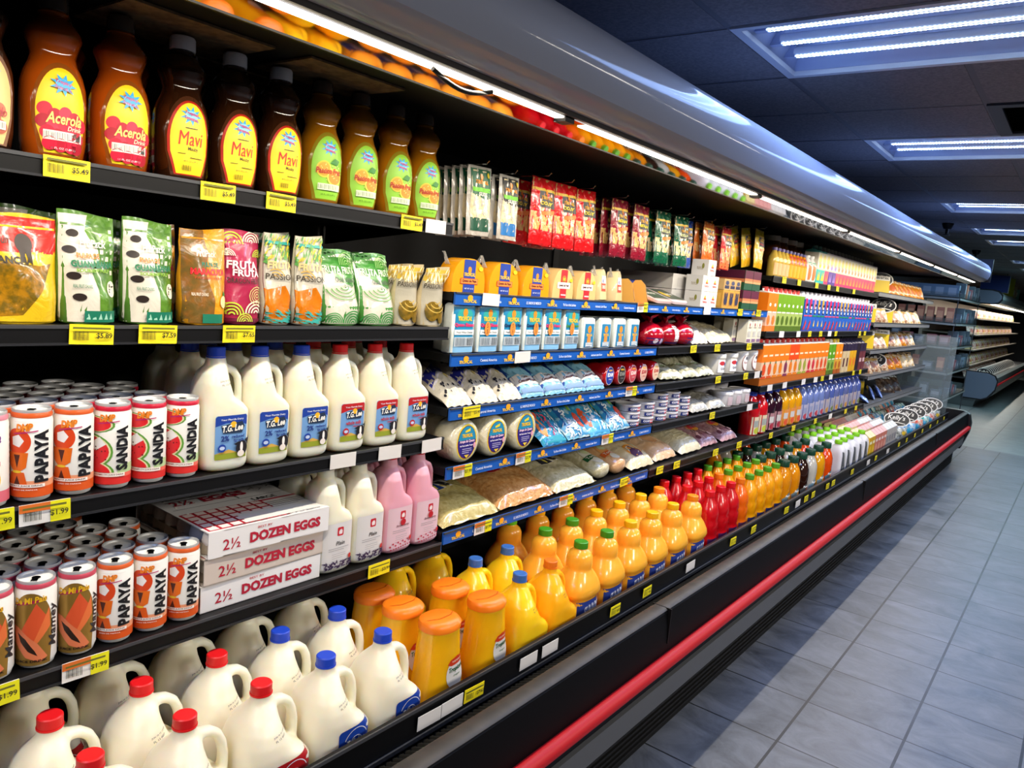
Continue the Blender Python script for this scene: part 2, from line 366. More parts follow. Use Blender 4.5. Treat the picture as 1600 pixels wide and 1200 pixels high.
for k in range(9): ob('upright', B().box(-1.88, -1.872, Y0 + k * 1.22 - .02, Y0 + k * 1.22 + .02, CZ - 1.08, CZ + .4, M('1a1a1d', .4)).mesh('u'), case)
can = [(.985, .372), (.95, .376), (.918, .398), (.902, .432), (.899, .47), (.908, .508), (.93, .538), (.975, .560), (1.03, .572), (1.92, .58), (1.92, .43), (1.10, .43), (1.06, .385), (.995, .385)]
prof(can, 'canopy', M('8a8e9a', .6, coat=.45))
prof([(1.0, .385), (1.0, .363), (.99, .363), (.985, .372), (.99, .39)], 'light_housing', M('2b2620', .5))
mir = B().prism([(-1.033, CZ + .372), (-1.0775, CZ + .3445), (-1.079, CZ + .351), (-1.038, CZ + .379)], Y0, Y1, M('e6e6e6', .03, metal=1)); ob('mirror_panel', mir.mesh('m', 20), case)
LEDS = M('fff1dd', .4, em=9)
y = Y0 + .03; i = 0
while y < Y1 - .3:
    L = 1.16 if y + 1.16 < Y1 else Y1 - y - .03
    s = ob('light_strip', B().box(-1.030, -1.006, y, y + L - .03, CZ + .3595, CZ + .363, LEDS).mesh('s'), case)
    ob('end_cap', B().box(-1.034, -1.002, y + L - .032, y + L + .004, CZ + .352, CZ + .368, BLK2).mesh('e'), s)
    y += L + .06
a = ob('cord', B().tube([(-1.01, 1.02 + k * .012, CZ + .355 - .018 * math.sin(pi * k / 14)) for k in range(15)], .0045, BLK).mesh('c'), case)
for (yy, dd, sx, sz) in ((.78, 1.45, .14, .11), (.98, 1.68, .15, .1), (1.12, 1.42, .13, .1)): ob('cardboard_patch', B().box(-dd - sz, -dd + sz, yy - sx, yy + sx, CZ + .394, CZ + .3985, M('7a6142', .8, var='5a472f', vs=50)).mesh('c'), case)
cb(.895, 1.92, Y1, Y1 + .025, .375, .60, M('14161c', .3), 'canopy_end')
prof([(.925, -.93), (.865, -.96), (.84, -1.05), (.845, -1.14), (.90, -1.32), (1.9, -1.32), (1.9, -.93)], 'end_bumper', M('101014', .35), None, Y1, Y1 + .10)
ACR = M('9fb0b8', .12, alpha=.22, coat=.5)
ob('clear_end_panel', B().box(-1.88, -1.08, Y1 - .012, Y1, CZ - 1.0, CZ - .2, ACR).mesh('e'), case)

# shelves: y0, y1, front d, top z, kind
SH = {'A': (Y0, 1.5, 1.376, .12, 'k'), 'B': (Y0, 1.5, 1.362, -.151, 'k'), 'C': (Y0, 1.5, 1.348, -.448, 'k'), 'D': (Y0, 1.5, 1.327, -.739, 'k'),
      'E': (1.515, 3.94, 1.36, -.057, 'b'), 'F': (1.515, 2.72, 1.357, -.224, 'b'), 'F2': (2.73, 3.94, 1.357, -.224, 'k'), 'G': (1.515, 2.72, 1.346, -.371, 'b'), 'G2': (2.73, 3.94, 1.346, -.371, 'k'),
      'H': (1.515, 2.72, 1.34, -.536, 'b'), 'H2': (2.73, 3.94, 1.34, -.536, 'k'), 'I': (1.515, 2.72, 1.332, -.719, 'b'), 'I2': (2.73, 3.94, 1.332, -.719, 'k'),
      'J': (3.96, 6.36, 1.36, .126, 'k'), 'K': (3.96, 6.36, 1.36, -.165, 'k'), 'L': (3.96, 6.36, 1.35, -.455, 'k'), 'M': (3.96, 6.36, 1.34, -.729, 'k'),
      'N': (6.38, 8.86, 1.36, .14, 's'), 'O': (6.38, 8.86, 1.36, -.098, 's'), 'P': (6.38, 8.86, 1.355, -.312, 's'), 'Q': (6.38, 8.86, 1.34, -.516, 's'), 'R': (6.38, 8.86, 1.335, -.753, 's')}
SHM = M('0a0a0c', .45, sp=.3); BLUE = M('1257b0', .35); STEEL = M('8b8d90', .4, metal=.4)
for k, (a, c, d, z, t) in SH.items():
    s = cb(d + .004, 1.87, a, c, z - .022, z, SHM if t != 's' else M('4a4c50', .4), 'shelf')
    fm = {'k': BLK2, 'b': BLUE, 's': STEEL}[t]
    b = B(); b.box(-d, -d + .006, a, c, CZ + z - .031, CZ + z + .003, fm)
    if t == 'k':
        b.box(-d + .006, -d + .0085, a, c, CZ + z - .003, CZ + z + .003, RAILG); b.box(-d + .006, -d + .009, a, c, CZ + z - .031, CZ + z - .027, M('222327', .35))
    else: b.box(-d + .004, -d + .009, a, c, CZ + z - .001, CZ + z + .003, M('3a3d42', .4))
    ch = ob('price_channel', b.mesh('p'), s)
    if t == 'b':
        L = []; y = a + .06; ph = ['Central America', 'EL SABOR DE MEXICO', 'The Flavor of the Caribbean', 'Authentic Latin Flavor']; j = 0
        while y < c - .05:
            if j % 2 == 0:
                L += [('e', y, .003, .011, .008, 'f2a21c'), ('t', 'TROPICAL', y, -.006, .009, 'f5c518', {'w': .056, 'b': .03})]
            else: L += [('t', ph[j // 2 % 4], y, -.003, .008, 'e8f0ff', {'w': .075})]
            y += .098; j += 1
        pr = ob('shelf_strip_lettering', label(L, lambda u, v, o, d=d, z=z: (-d + .0062 + o, u, CZ + z - .014 + v), name='shelf_strip'), s)
    for yy in (a + .02, (a + c) / 2, c - .02): ob('bracket', B().prism([(-1.86, CZ + z - .02), (-d - .05, CZ + z - .02), (-1.86, CZ + z - .075)], yy - .002, yy + .002, BLK).mesh('b'), s)
# ================================================================ products
def arch(w0, w1, w2, h, n=10, z0=0):             # label outline: bottom half width, widest, shoulder, height
    R = [(w0, z0), (w1 * .97, z0 + h * .3), (w1, z0 + h * .5)] + [(w1 * math.cos(pi / 2 * k / n), z0 + h * .5 + h * .5 * math.sin(pi / 2 * k / n)) for k in range(1, n)]
    return R + [(0, z0 + h)] + [(-x, z) for x, z in reversed(R)]
def star(cx, cy, r, c, n=9, q=.45, st=1): return ('p', [(cx + r * (1 if k % 2 else q) * math.cos(pi * k / n + .3) * st, cy + r * (1 if k % 2 else q) * math.sin(pi * k / n + .3)) for k in range(2 * n)], c)
def bars(x0, x1, y0, y1, n, c): return [('r', x0 + (x1 - x0) * k / n, y0, x0 + (x1 - x0) * (k + (.3, .55, .42)[k % 3]) / n, y1, c) for k in range(n)]
def lines(x0, x1, y0, n, st, th, c): return [('r', x0, y0 - k * st, x1 - (.25 * (x1 - x0) if k == n - 1 else 0), y0 - k * st + th, c) for k in range(n)]
def rr(x0, y0, x1, y1, r, c):
    P = []
    for cx, cy, a in ((x1 - r, y1 - r, 0), (x0 + r, y1 - r, 1), (x0 + r, y0 + r, 2), (x1 - r, y0 + r, 3)): P += [(cx + r * math.cos(pi / 2 * (a + k / 4)), cy + r * math.sin(pi / 2 * (a + k / 4))) for k in range(5)]
    return ('p', P, c)
def rings(cx, cy, r, n, c, a0=0, a1=2 * pi, th=.35, sq=1):       # concentric arcs (printed swirls)
    out = []
    for i in range(n):
        r1 = r * (i + 1) / n; r2 = r1 - r / n * th; s = 12
        P = [(cx + r1 * math.cos(a0 + (a1 - a0) * k / s), cy + sq * r1 * math.sin(a0 + (a1 - a0) * k / s)) for k in range(s + 1)] + [(cx + r2 * math.cos(a0 + (a1 - a0) * k / s), cy + sq * r2 * math.sin(a0 + (a1 - a0) * k / s)) for k in range(s, -1, -1)]
        out.append(('p', P, c))
    return out
def strokes(x0, x1, y0, y1, n, c, L=.018, th=.0025, seed=3, a=None):
    q = random.Random(seed); out = []
    for _ in range(n):
        x, y, t = q.uniform(x0, x1), q.uniform(y0, y1), (q.uniform(0, pi) if a is None else a + q.uniform(-.4, .4)); dx, dy = math.cos(t) * L / 2, math.sin(t) * L / 2; nx, ny = -math.sin(t) * th, math.cos(t) * th
        out.append(('p', [(x - dx, y - dy), (x + nx, y + ny), (x + dx, y + dy), (x - nx, y - ny)], c))
    return out
def blobs(x0, x1, y0, y1, n, r, cs, seed=5):
    q = random.Random(seed); return [('e', q.uniform(x0, x1), q.uniform(y0, y1), r * q.uniform(.8, 1.2), r * q.uniform(.8, 1.2), q.choice(cs)) for _ in range(n)]

# ---- tall juice bottles
def juice(h, liquid, capc, layers, rim):
    b = B().se([(z, r * .95, r, 2.1) for z, r in ((0, .040), (.006, .047), (.03, .0505), (.09, .0515), (.115, .050), (.132, .0455), (.147, .038), (.159, .0345), (.172, .0385), (.186, .0445), (.195, .0435), (.207, .034), (.216, .024), (.222, .0205), (.236, .0205))], liquid, 36)
    body = b.mesh('body', 60)
    cp = B().lathe([(.0235, .2255), (.024, .228), (.0235, .246), (.0215, .249)], capc, 28).mesh('cap')
    nr = B().lathe([(.0245, .2195), (.0245, .2225), (.022, .224)], liquid, 24).mesh('neck_ring')
    L = [('p', arch(.032, .0425, .04, .138, z0=.008), rim)] + layers
    return K('juice_bottle', 'juice bottle', [('body', body), ('cap', cp), ('neck_ring', nr), ('label', label(L, pray(body), .007, .012))])
SPL = lambda y: [star(0, y, .017, '2d9fd8', 9, .5, 1.25), ('e', 0, y, .012, .008, '7cc8ee'), ('t', 'Tropical', 0, y + .003, .007, 'c2256e', {'w': .026, 'b': .03, 'rot': -.15}), ('t', 'Sensation', 0, y - .005, .006, 'c2256e', {'w': .026, 'b': .03, 'rot': -.15})]
base = lambda c, s=1: ('p', arch(.026 * s, .038 * s, .036, .128, z0=.010), c)
cher = [('e', x, y, .0105, .0105, c) for x, y, c in ((-.026, .074, 'c8173a'), (-.012, .066, 'b0122f'), (.004, .07, 'd22345'), (.019, .064, 'b0122f'), (.03, .056, 'd22345'), (-.028, .056, 'b0122f'), (-.014, .05, 'd93550'), (.002, .053, 'c8173a'), (.017, .047, 'cf1d3e'), (-.023, .04, 'c8173a'), (-.008, .036, 'a80f2c'), (.008, .036, 'd22345'), (.024, .035, 'b0122f'), (-.02, .024, 'cf1d3e'), (-.004, .022, 'b0122f'), (.012, .022, 'c8173a'), (.022, .021, 'a80f2c'))]
acer = [base('f7d31c')] + cher + SPL(.112) + [('t', 'Acerola', .002, .062, .017, 'f8e27a', {'w': .056, 'sh': .25, 'b': .02}), ('t', 'Drink', .018, .049, .007, 'f6d6c0', {'sh': .25}), ('r', -.029, .029, .030, .043, 'e9e4dc')] + bars(-.028, .018, .031, .041, 18, '8a8580') + [('r', .02, .031, .028, .041, '3a3a3a'), ('t', '64 FL OZ (1.89 L)', 0, .017, .004, 'f3dfe2', {'w': .04})]
mavi = [base('b3200f', 1.04), ('p', arch(.024, .0355, .034, .122, z0=.012), 'f6d81c')] + SPL(.112) + [('t', 'Mavi', 0, .073, .024, 'c4160f', {'w': .046, 'b': 0, 'sh': .12}), ('t', 'Mauby', .004, .055, .008, '4a3a10', {'w': .02}), ('r', -.012, .09, .012, .0912, '4a3a10'), ('r', -.024, .046, -.01, .047, '4a3a10'), ('r', -.002, .04, .024, .0412, '4a3a10'), ('t', '64 FL OZ (1.89 L)', 0, .034, .0035, '4a3a10')] + bars(-.016, .002, .018, .027, 12, '222222')
pas = [base('8cc63a')] + SPL(.114) + [('e', -.013, .07, .017, .017, 'e9c23a'), ('e', -.013, .07, .014, .014, 'd39a2a'), ('p', [(.0, .083), (.012, .094), (.026, .09), (.02, .08)], '2d7d2a'), ('e', .014, .056, .02, .018, 'ecd052'), ('e', .014, .056, .0165, .0145, 'c98a2c')] + strokes(-.022, .026, .048, .08, 26, 'efe08a', .004, .0008) + [('t', 'Passion Fruit', 0, .067, .012, 'b5321c', {'w': .062, 'b': .03, 'sh': .1}), ('r', -.026, .028, .03, .041, 'd9e6c6')] + bars(-.025, .02, .03, .039, 14, '7a8a6a') + [('t', '64 FL OZ (1.89 L)', 0, .019, .004, '3d6a1c', {'w': .036})]
tam = [base('f0c98a')] + [('e', x, y, .011, .010, c) for x, y, c in ((-.02, .06, 'b5604a'), (0, .066, 'a8503f'), (.018, .058, 'c27058'), (-.01, .046, 'c98068'), (.01, .045, 'b5604a'), (-.018, .03, 'a8503f'), (.004, .028, 'c27058'), (.02, .034, 'b5604a'))] + SPL(.112) + [('t', 'Tamarindo', 0, .055, .013, 'b03a4a', {'w': .06, 'sh': .25}), ('r', -.028, .03, .028, .042, 'e9e4dc')] + bars(-.027, .027, .032, .04, 18, '8a8580')
amb = lambda c: M(c, .07, coat=1, sss=.0)
CLR = M('4a4038', .2, coat=.5); WCAP = M('ecebea', .4)
JB = {'tam': juice(.25, amb('2c1a12'), CLR, tam, M('8a6a58', .1, coat=1)), 'acer': juice(.25, amb('a5480a'), CLR, acer, M('8c4a18', .1, coat=1)), 'mavi': juice(.25, amb('2e1608'), WCAP, mavi, M('4a2a18', .1, coat=1)), 'pas': juice(.25, amb('99600a'), CLR, pas, M('8a7a20', .1, coat=1))}
ys = [.454, .564, .674, .789, .899, 1.008, 1.117, 1.228, 1.341, 1.444]
JL = {'tam': 'dark brown juice bottle with a peach label', 'acer': 'orange juice bottle with a red cherry label', 'mavi': 'dark brown white-capped bottle with a yellow label', 'pas': 'amber juice bottle with a green fruit label'}
seq = ['tam', 'acer', 'acer', 'mavi', 'mavi', 'mavi', 'pas', 'pas', 'pas', 'pas']
for i, (y, k) in enumerate(zip(ys, seq)):
    n = seq.count(k); j = seq[:i].index(k) if 0 else i - seq.index(k)
    pl = {1: 'first on the top shelf', 2: ['left of the pair', 'right of the pair'][j % 2]}.get(n, NTH[j] + ' of ' + {3: 'three', 4: 'four'}.get(n, 'x'))
    JB[k].put(1.443, y, .12, JL[k] + ', ' + pl, 'tall juice bottles in the front of the top shelf', -.06 - .02 * i, sc_=(1.04, .96, 1.07))
for i, (y, k) in enumerate([(.62, 'acer'), (.74, 'acer'), (.86, 'mavi'), (.975, 'mavi'), (1.085, 'mavi'), (1.2, 'pas'), (1.31, 'pas')]):
    JB[k].put(1.56, y, .12, {'acer': 'orange juice bottle', 'mavi': 'white-capped dark brown bottle', 'pas': 'amber juice bottle'}[k] + ' in the back row of the top shelf, ' + NTH[i] + ' from the left', 'juice bottles in the back row of the top shelf', sc_=(1.04, .96, 1.07))

# ---- stand-up pouches
def pouch(w, h, film, layers, t=.030, top=.002, seal=None, kind='fruit_pouch', cat='pouch', sink=0):
    b = B().se([(0, t, w / 2 - .006, 2.6), (.004, t * 1.05, w / 2 - .002, 2.6), (h * .25, t * 1.06, w / 2, 2.3), (h * .5, t * .85, w / 2, 2.1, -sink * .2, 0), (h * .72, t * .5, w / 2 - .001, 2, -sink * .5, 0), (h * .86, .006, w / 2, 2, -sink * .8, 0), (h * .9, .003, w / 2, 2, -sink * .9, 0), (h, top, w / 2 - .001, 2, -sink, 0)], film, 40)
    me = b.mesh('body', 60); q = random.Random(int(w * 1e4 + h * 1e5 + len(layers)))
    ph = [q.uniform(0, 6) for _ in range(4)]
    for v in me.vertices:
        f = max(0, min(1, v.co.z / h)); s_ = math.sin(pi * f) * .004
        v.co.x += s_ * (math.sin(v.co.y * 70 + ph[0] + v.co.z * 30) + .7 * math.sin(v.co.z * 90 + ph[1] - v.co.y * 40))
        if f > .8: v.co.x += .004 * math.sin(v.co.y * 60 + ph[2])
        v.co.z += f * .004 * math.sin(v.co.y * 38 + ph[3])
    P = [('body', me), ('label', label(layers, pray(me), .009, .012))]
    zz = h * .885; hs = B().box(.0, .0, 0, 0, 0, 0, film)
    P.append(('zip_seal', label([('r', -w / 2 + .004, zz, w / 2 - .004, zz + .0035, seal or film)], pray(me), .009, 0, 'zip_seal', .0015)))
    return K(kind, cat, P)
def F(h, w, c): return ('r', -w / 2 + .002, .003, w / 2 - .002, h - .003, c)
fm = lambda c, **k: M(c, .25, coat=.4, bump=.25, bs=26, **k)
W, H = .098, .19
gua = [('r', -.046, .004, .046, .187, fm('d8d2c4')), ('p', [(.002, .187), (.046, .187), (.046, .004), (.014, .004), (.010, .06), (.0, .09), (.012, .13), (-.004, .16)], fm('5d8a2c', var='3c6a1c', vs=40))]
gua += [('e', x, y, .010, .0065, '2a201c') for x, y in ((-.026, .155), (-.032, .127), (-.028, .083), (-.02, .047))] + [('e', .036, .062, .010, .014, 'e6e4cc')] + blobs(.03, .042, .054, .07, 6, .0015, ['2a201c'])
gua += [('t', 'FruPack', .006, .139, .014, 'c9c6c4', {'w': .046, 'sh': .2, 'b': .02}), ('t', 'PULPA DE', -.004, .118, .009, 'e07a28', {'w': .04, 'b': .04}), ('t', 'GUANABANA', .004, .104, .012, '15724a', {'w': .074, 'b': .05}), ('t', 'SOURSOP PULP', .004, .093, .006, '7aa81c', {'w': .06, 'b': .04}), ('t', 'REAL FRUIT CHUNKS', -.016, .066, .006, '2a7a5c', {'w': .028}), ('r', -.014, .004, .042, .024, '17735a')] + [('p', [(x, .009), (x + .007, .009), (x + .0035, .02)], '9fd0bb') for x in (-.011, -.001, .009, .019, .029)]
mar = [('r', -.046, .004, .046, .184, fm('e39a1c', var='c97e14', vs=25)), ('p', [(-.046, .184), (-.004, .184), (.004, .14), (-.006, .1), (.012, .05), (.01, .004), (-.046, .004)], fm('8a5a24', var='6a5426', vs=60)), ('t', 'FruPack', .0, .139, .013, 'd8cfc4', {'w': .044, 'sh': .2, 'b': .02}), ('t', 'PULPA DE', .006, .118, .009, '17735a', {'w': .038, 'b': .04}), ('t', 'MARACUYA', .004, .104, .013, 'd0242a', {'w': .074, 'b': .05}), ('t', 'PASSION FRUIT', .004, .092, .005, 'b54a1c', {'w': .06}), ('t', 'REAL FRUIT CHUNKS', -.018, .06, .006, 'f0e0c8', {'w': .03}), ('p', [(.028, .05), (.036, .068), (.042, .06)], '2d7d2a'), ('e', .034, .046, .01, .012, 'e9d9a0'), ('r', -.014, .004, .03, .022, '17735a')]
def swirl(c1, c2, c3, word, wc, fruit, n1=4):
    L = [('r', -.046, .004, .046, .186, fm(c1))]
    for i, (x, y, r) in enumerate(((-.024, .165, .024), (.02, .17, .022), (.036, .14, .016), (-.036, .14, .014), (-.03, .02, .026), (.024, .024, .026), (-.002, .006, .018))): L += rings(x, y, r, n1, (c2, c3)[i % 2], 0, pi, .5)
    return L + fruit + [('t', 'FRUTA', -.004, .122, .017, wc, {'w': .066, 'b': .03}), ('t', 'FRUTA', .004, .106, .014, wc, {'w': .06, 'b': .03}), ('t', word, 0, .09, .011, '2a2a22', {'w': .07, 'b': .01})]
dra = swirl('a8284c', 'b8c83a', 'e6dcc8', 'DRAGON FRUIT', 'f3e6e6', rings(.026, .06, .02, 4, 'c8b87a', 0, 2 * pi, .4) + [('r', -.04, .006, .04, .013, '6a1030')])
pss = [('r', -.042, .004, .042, .196, fm('c9c3b4')), ('p', [(-.042, .004), (.042, .004), (.042, .045), (.01, .085), (-.03, .075), (-.042, .08)], fm('d8780e', var='c06a0c', vs=30))] + strokes(-.038, .038, .135, .192, 46, '5a9a4a', .02, .0018, 3, 1.2) + strokes(-.038, .038, .14, .19, 30, 'd9c23a', .02, .0018, 4, 1.0) + [('r', -.042, .172, .042, .178, '2a9a90')] + strokes(-.04, .04, .006, .03, 30, '2a9a90', .022, .002, 6, -.3) + rings(-.014, .10, .02, 3, 'd8a83a', .3, 2.2, .3) + [('t', 'FRUTA', 0, .128, .016, 'e6c88a', {'w': .06, 'b': .03}), ('t', 'PASSION', 0, .103, .013, '3a3226', {'w': .066})]
grn = [('r', -.054, .004, .054, .168, fm('cfcabc')), ('p', [(-.054, .168), (.054, .168), (.054, .1), (.03, .09), (0, .1), (-.03, .118), (-.054, .15)], fm('3f8a34'))] + rings(-.03, .15, .03, 5, '2b6a26', 0, pi, .4) + rings(.03, .14, .03, 5, '8abf6a', 0, pi, .4) + rings(.0, .09, .05, 4, '5a9a44', 3.4, 5.9, .25, .6) + rings(-.03, .006, .024, 5, '2f8a3a', 0, pi, .5) + rings(.022, .006, .03, 5, '2f8a3a', 0, pi, .5) + [('t', 'FRUTA FRUTA', 0, .128, .016, 'dfeed0', {'w': .09, 'b': .02}), ('t', 'GUANABANA', .012, .106, .011, '2a3a2a', {'w': .064}), ('t', 'SOURSOP', .016, .094, .006, '5a7a5a', {'w': .034})]
gld = [('r', -.045, .004, .045, .15, fm('b9b2a0')), ('r', -.045, .118, .045, .15, fm('d8b84a'))] + strokes(-.04, .04, .118, .15, 40, 'f4ecc0', .02, .0018, 8, 1.4) + strokes(-.04, .04, .118, .15, 20, 'a88a2a', .02, .0015, 9, 1.6) + [('e', -.012, .04, .022, .026, fm('8a6a1c', var='5a4a12', vs=60)), ('e', .02, .03, .016, .022, fm('8a6a1c', var='5a4a12', vs=60))] + rings(0, .07, .034, 3, 'c8a84a', 3.5, 5.9, .25) + [('t', 'PASSION FRUIT', 0, .106, .013, '4a4234', {'w': .078})]
can_ = [('r', -.06, .004, .06, .172, fm('d9b41c')), ('r', -.06, .115, .06, .172, fm('c41e12')), ('p', [(-.06, .09), (-.02, .1), (.03, .095), (.05, .1), (.03, .055), (.0, .015), (-.06, .01)], fm('a5720e', var='6a5410', vs=90)), ('e', .008, .13, .014, .016, '3c3432'), ('p', [(-.002, .128), (.0, .1), (.006, .1), (.008, .12), (.012, .1), (.018, .1), (.019, .128)], '3c3432'), ('t', 'Inca Sun', -.034, .135, .014, '4a2a20', {'w': .04, 'sh': .2}), ('t', 'CANCHA', -.012, .103, .012, '2a2010', {'w': .06, 'b': .04}), ('t', 'MAIZ', -.045, .12, .007, 'f6e0a0')]
G = fm('4f7a2c'); PK = {'gua': pouch(.096, .19, G, gua), 'mar': pouch(.096, .187, fm('c98a18'), mar), 'dra': pouch(.087, .19, fm('a8284c'), dra, .026), 'pss': pouch(.077, .198, fm('b9b09c'), pss, .026, seal=M('2a9a90', .3)), 'grn': pouch(.112, .172, fm('4a8a3c'), grn, .034, sink=.02), 'gld': pouch(.085, .155, fm('c9b890'), gld, .03, sink=-.03), 'can': pouch(.124, .175, fm('d9b41c'), can_, .036)}
PR = [('can', .498, 1.42, 'red and yellow corn pouch at the left end of the shelf', 0), ('gua', .606, 1.415, 'green and white soursop pouch, left of the two in front', 0), ('gua', .716, 1.418, 'green and white soursop pouch, right of the two in front', 0),
      ('mar', .826, 1.415, 'orange and brown passion pulp pouch in front', 0), ('dra', .919, 1.43, 'crimson swirl patterned fruit pouch', 0), ('pss', 1.001, 1.425, 'slim orange and teal pouch beside the crimson one', .12), ('pss', 1.076, 1.412, 'orange and teal pouch beside the green ones', -.04),
      ('grn', 1.174, 1.425, 'green swirl soursop pouch, left one in front', 0), ('grn', 1.288, 1.425, 'green swirl soursop pouch, right one in front', .0), ('gld', 1.390, 1.43, 'golden sunburst pouch beside the green ones', .04), ('gld', 1.469, 1.412, 'golden sunburst pouch at the shelf end', 0),
      ('gua', .545, 1.50, 'green and white pouch behind the red one', 0), ('gua', .655, 1.49, 'green and white pouch behind, between the two front ones', 0), ('gua', .45, 1.50, 'green and white pouch at the far left in the back row', 0), ('mar', .765, 1.495, 'orange brown pouch half hidden behind its twin', 0), ('grn', 1.2, 1.51, 'green swirl pouch in the back row, left', -.1), ('grn', 1.315, 1.505, 'green swirl pouch in the back row, right', .1), ('gld', 1.43, 1.51, 'golden pouch behind the others at the shelf end', 0), ('pss', 1.03, 1.50, 'orange and teal pouch in the back row', 0)]
for k, y, d, lab, rz in PR: PK[k].put(d, y, -.151, lab, 'fruit pulp pouches on the second shelf', rz, 0)

# ---- drink cans
def can(layers, ring, h=.157, r=.0312):
    b = B().lathe([(.024, .0), (.027, .002), (r - .002, .009), (r, .014), (r, h - .020), (r - .0015, h - .015), (.0285, h - .005)], WHT, 36, cap=False); body = b.mesh('body', 50)
    rg = B().lathe([(r - .0012, h - .0135), (.0305, h - .009), (.0288, h - .0052)], M(ring, .3), 36, cap=False)
    rg.loft([], M(ring, .3)) if 0 else None
    lid = B().lathe([(.0285, h - .006), (.0292, h - .003), (.0285, h), (.0268, h - .001), (.026, h - .005), (.02, h - .0055), (.0001, h - .005)], M('c4c5c6', .42, metal=.35), 32, cap=False).mesh('lid', 50)
    t = B().lathe([(.007, 0), (.007, .0012)], M('b6b7b9', .2, metal=1), 12); t.box(-.001, .016, -.005, .005, 0, .0012, M('b6b7b9', .2, metal=1))
    for i, v in enumerate(t.v): t.v[i] = (v[0] * 1, v[1], v[2] + h - .0045)
    return K('drink_can', 'drink can', [('body', body), ('ring_band', rg.mesh('ring_band', 60)), ('lid', lid), ('pull_tab', t.mesh('pull_tab')), ('label', label(layers, lambda u, v, o: pcyl(r)(u, v * .93, o), .006, 0, lift=.0003))])
DMP = lambda x, y: [('t', 'DMP', x, y, .014, 'e8821c', {'w': .026, 'b': .05, 'sh': .3, 'rot': .1}), ('p', [(x - .016, y - .011), (x + .02, y - .005), (x + .02, y - .007), (x - .016, y - .013)], 'b3246a')]
pap = [('r', -.1, .010, .1, .03, 'd8561c'), ('r', -.1, .028, .1, .04, 'e79a72'), ('e', -.017, .112, .021, .024, 'd8461c'), ('p', [(-.017 + .011 * math.cos(2 * pi * k / 5 + 1.3), .113 + .012 * math.sin(2 * pi * k / 5 + 1.3)) for k in range(5)], 'eceaea'), ('p', [(-.036, .092), (.0, .092), (-.003, .065), (-.012, .058), (-.024, .058), (-.033, .068)], 'df6a1a'), ('p', [(-.023, .088), (-.012, .088), (-.017, .064)], '4a1a10'), ('p', [(-.03, .056), (-.006, .056), (-.001, .03), (-.037, .03)], 'd95a18'), ('p', [(-.024, .03), (-.011, .03), (-.017, .05)], '4a1a10'), ('e', -.018, .057, .008, .0025, 'e8c02a')]
pap += DMP(-.006, .138) + [('t', 'PAPAYA', .0195, .085, .022, '15151a', {'w': .096, 'b': .05, 'rot': pi / 2}), ('r', -.034, .028, .024, .034, 'f3eae2'), ('t', 'PAPAYA JUICE DRINK', -.005, .031, .004, '6a2a18', {'w': .052}), ('t', 'JUGO DE PAPAYA', -.005, .0235, .003, 'f3eae2', {'w': .036}), ('r', -.02, .148, .02, .1485, 'd8d8d8')]
san = [('r', -.1, .010, .1, .026, 'd8302c'), ('r', -.1, .024, .1, .032, 'e86a5a'), ('r', .012, .032, .1, .05, 'b6cf9a')]
for r, c in ((.027, '5f9a3a'), (.0245, 'e6e0b0'), (.0225, 'd9252c')): san += [('p', [(-.032, .135 - .0005)] + [(-.032 + r * 1.45 * math.cos(a), .128 + r * .62 * math.sin(a)) for a in [pi / 2 - k * pi / 9 for k in range(10)]] + [(-.032, .105)], c), ('p', [(-.034, .10)] + [(-.034 + r * 1.42 * math.cos(a), .075 + r * 1.25 * math.sin(a)) for a in [pi / 2 - k * pi / 12 for k in range(13)]], c), ('p', [(-.034, .034)] + [(-.034 + r * 1.5 * math.cos(a), .034 + r * .9 * math.sin(a)) for a in [pi / 2 - k * pi / 12 for k in range(7)]], c)]
san += [('p', [(-.034, .093), (-.018, .104), (-.007, .09), (-.026, .076), (-.034, .08)], 'eceaea')] + blobs(-.03, -.004, .05, .085, 10, .0012, ['5a0a10']) + DMP(-.006, .142) + [('t', 'SANDIA', .0195, .082, .021, '15151a', {'w': .088, 'b': .05, 'rot': pi / 2}), ('r', -.034, .026, .024, .033, 'f3eae2'), ('t', 'WATERMELON JUICE DRINK', -.005, .0295, .004, '6a1a18', {'w': .054})]
mam = [('p', arch(.03, .034, .03, .14, z0=.008), M('a5803a', .3, metal=.5)), ('p', [(-.03, .128), (.024, .138), (.024, .132), (-.03, .122)], 'a82a4a'), ('p', [(.008, .128), (.03, .09), (.0, .05), (-.022, .06)], 'd8542c'), ('p', [(.028, .118), (.03, .08), (-.005, .03)], 'e0703a'), ('e', -.002, .04, .03, .022, 'd8845a')]
mam = mam[:4] + [('p', [(-.032, .085), (-.02, .082), (.01, .05), (.025, .022), (.014, .014), (-.008, .024), (-.026, .05)], 'dd7a50'), ('p', [(-.022, .072), (-.008, .06), (.006, .036), (.01, .026), (-.004, .036), (-.016, .054)], '2a1a12'), ('t', 'De Mi Pais', -.002, .134, .012, 'e6b41c', {'w': .052, 'sh': .25, 'b': .03, 'rot': .12}), ('t', 'Mamey', .037, .08, .02, '2a2a2e', {'w': .085, 'b': .02, 'rot': pi / 2, 'sh': .2}), ('t', 'JUICE DRINK', .0, .016, .006, '2a1a12', {'w': .05, 'b': .03})]
bna = [('r', -.1, .010, .1, .03, 'd86a7a'), ('e', -.005, .055, .03, .03, 'e6c23a'), ('e', .005, .06, .03, .03, 'f2ece4'), ('e', .015, .05, .012, .02, 'e6c23a'), ('t', 'Colada', .0, .125, .018, '6a2a7a', {'w': .056, 'b': .03, 'sh': .25}), ('t', 'banana', .0, .095, .008, '5a8a7a', {'w': .03}), ('r', .004, .075, .026, .083, 'c8243a')]
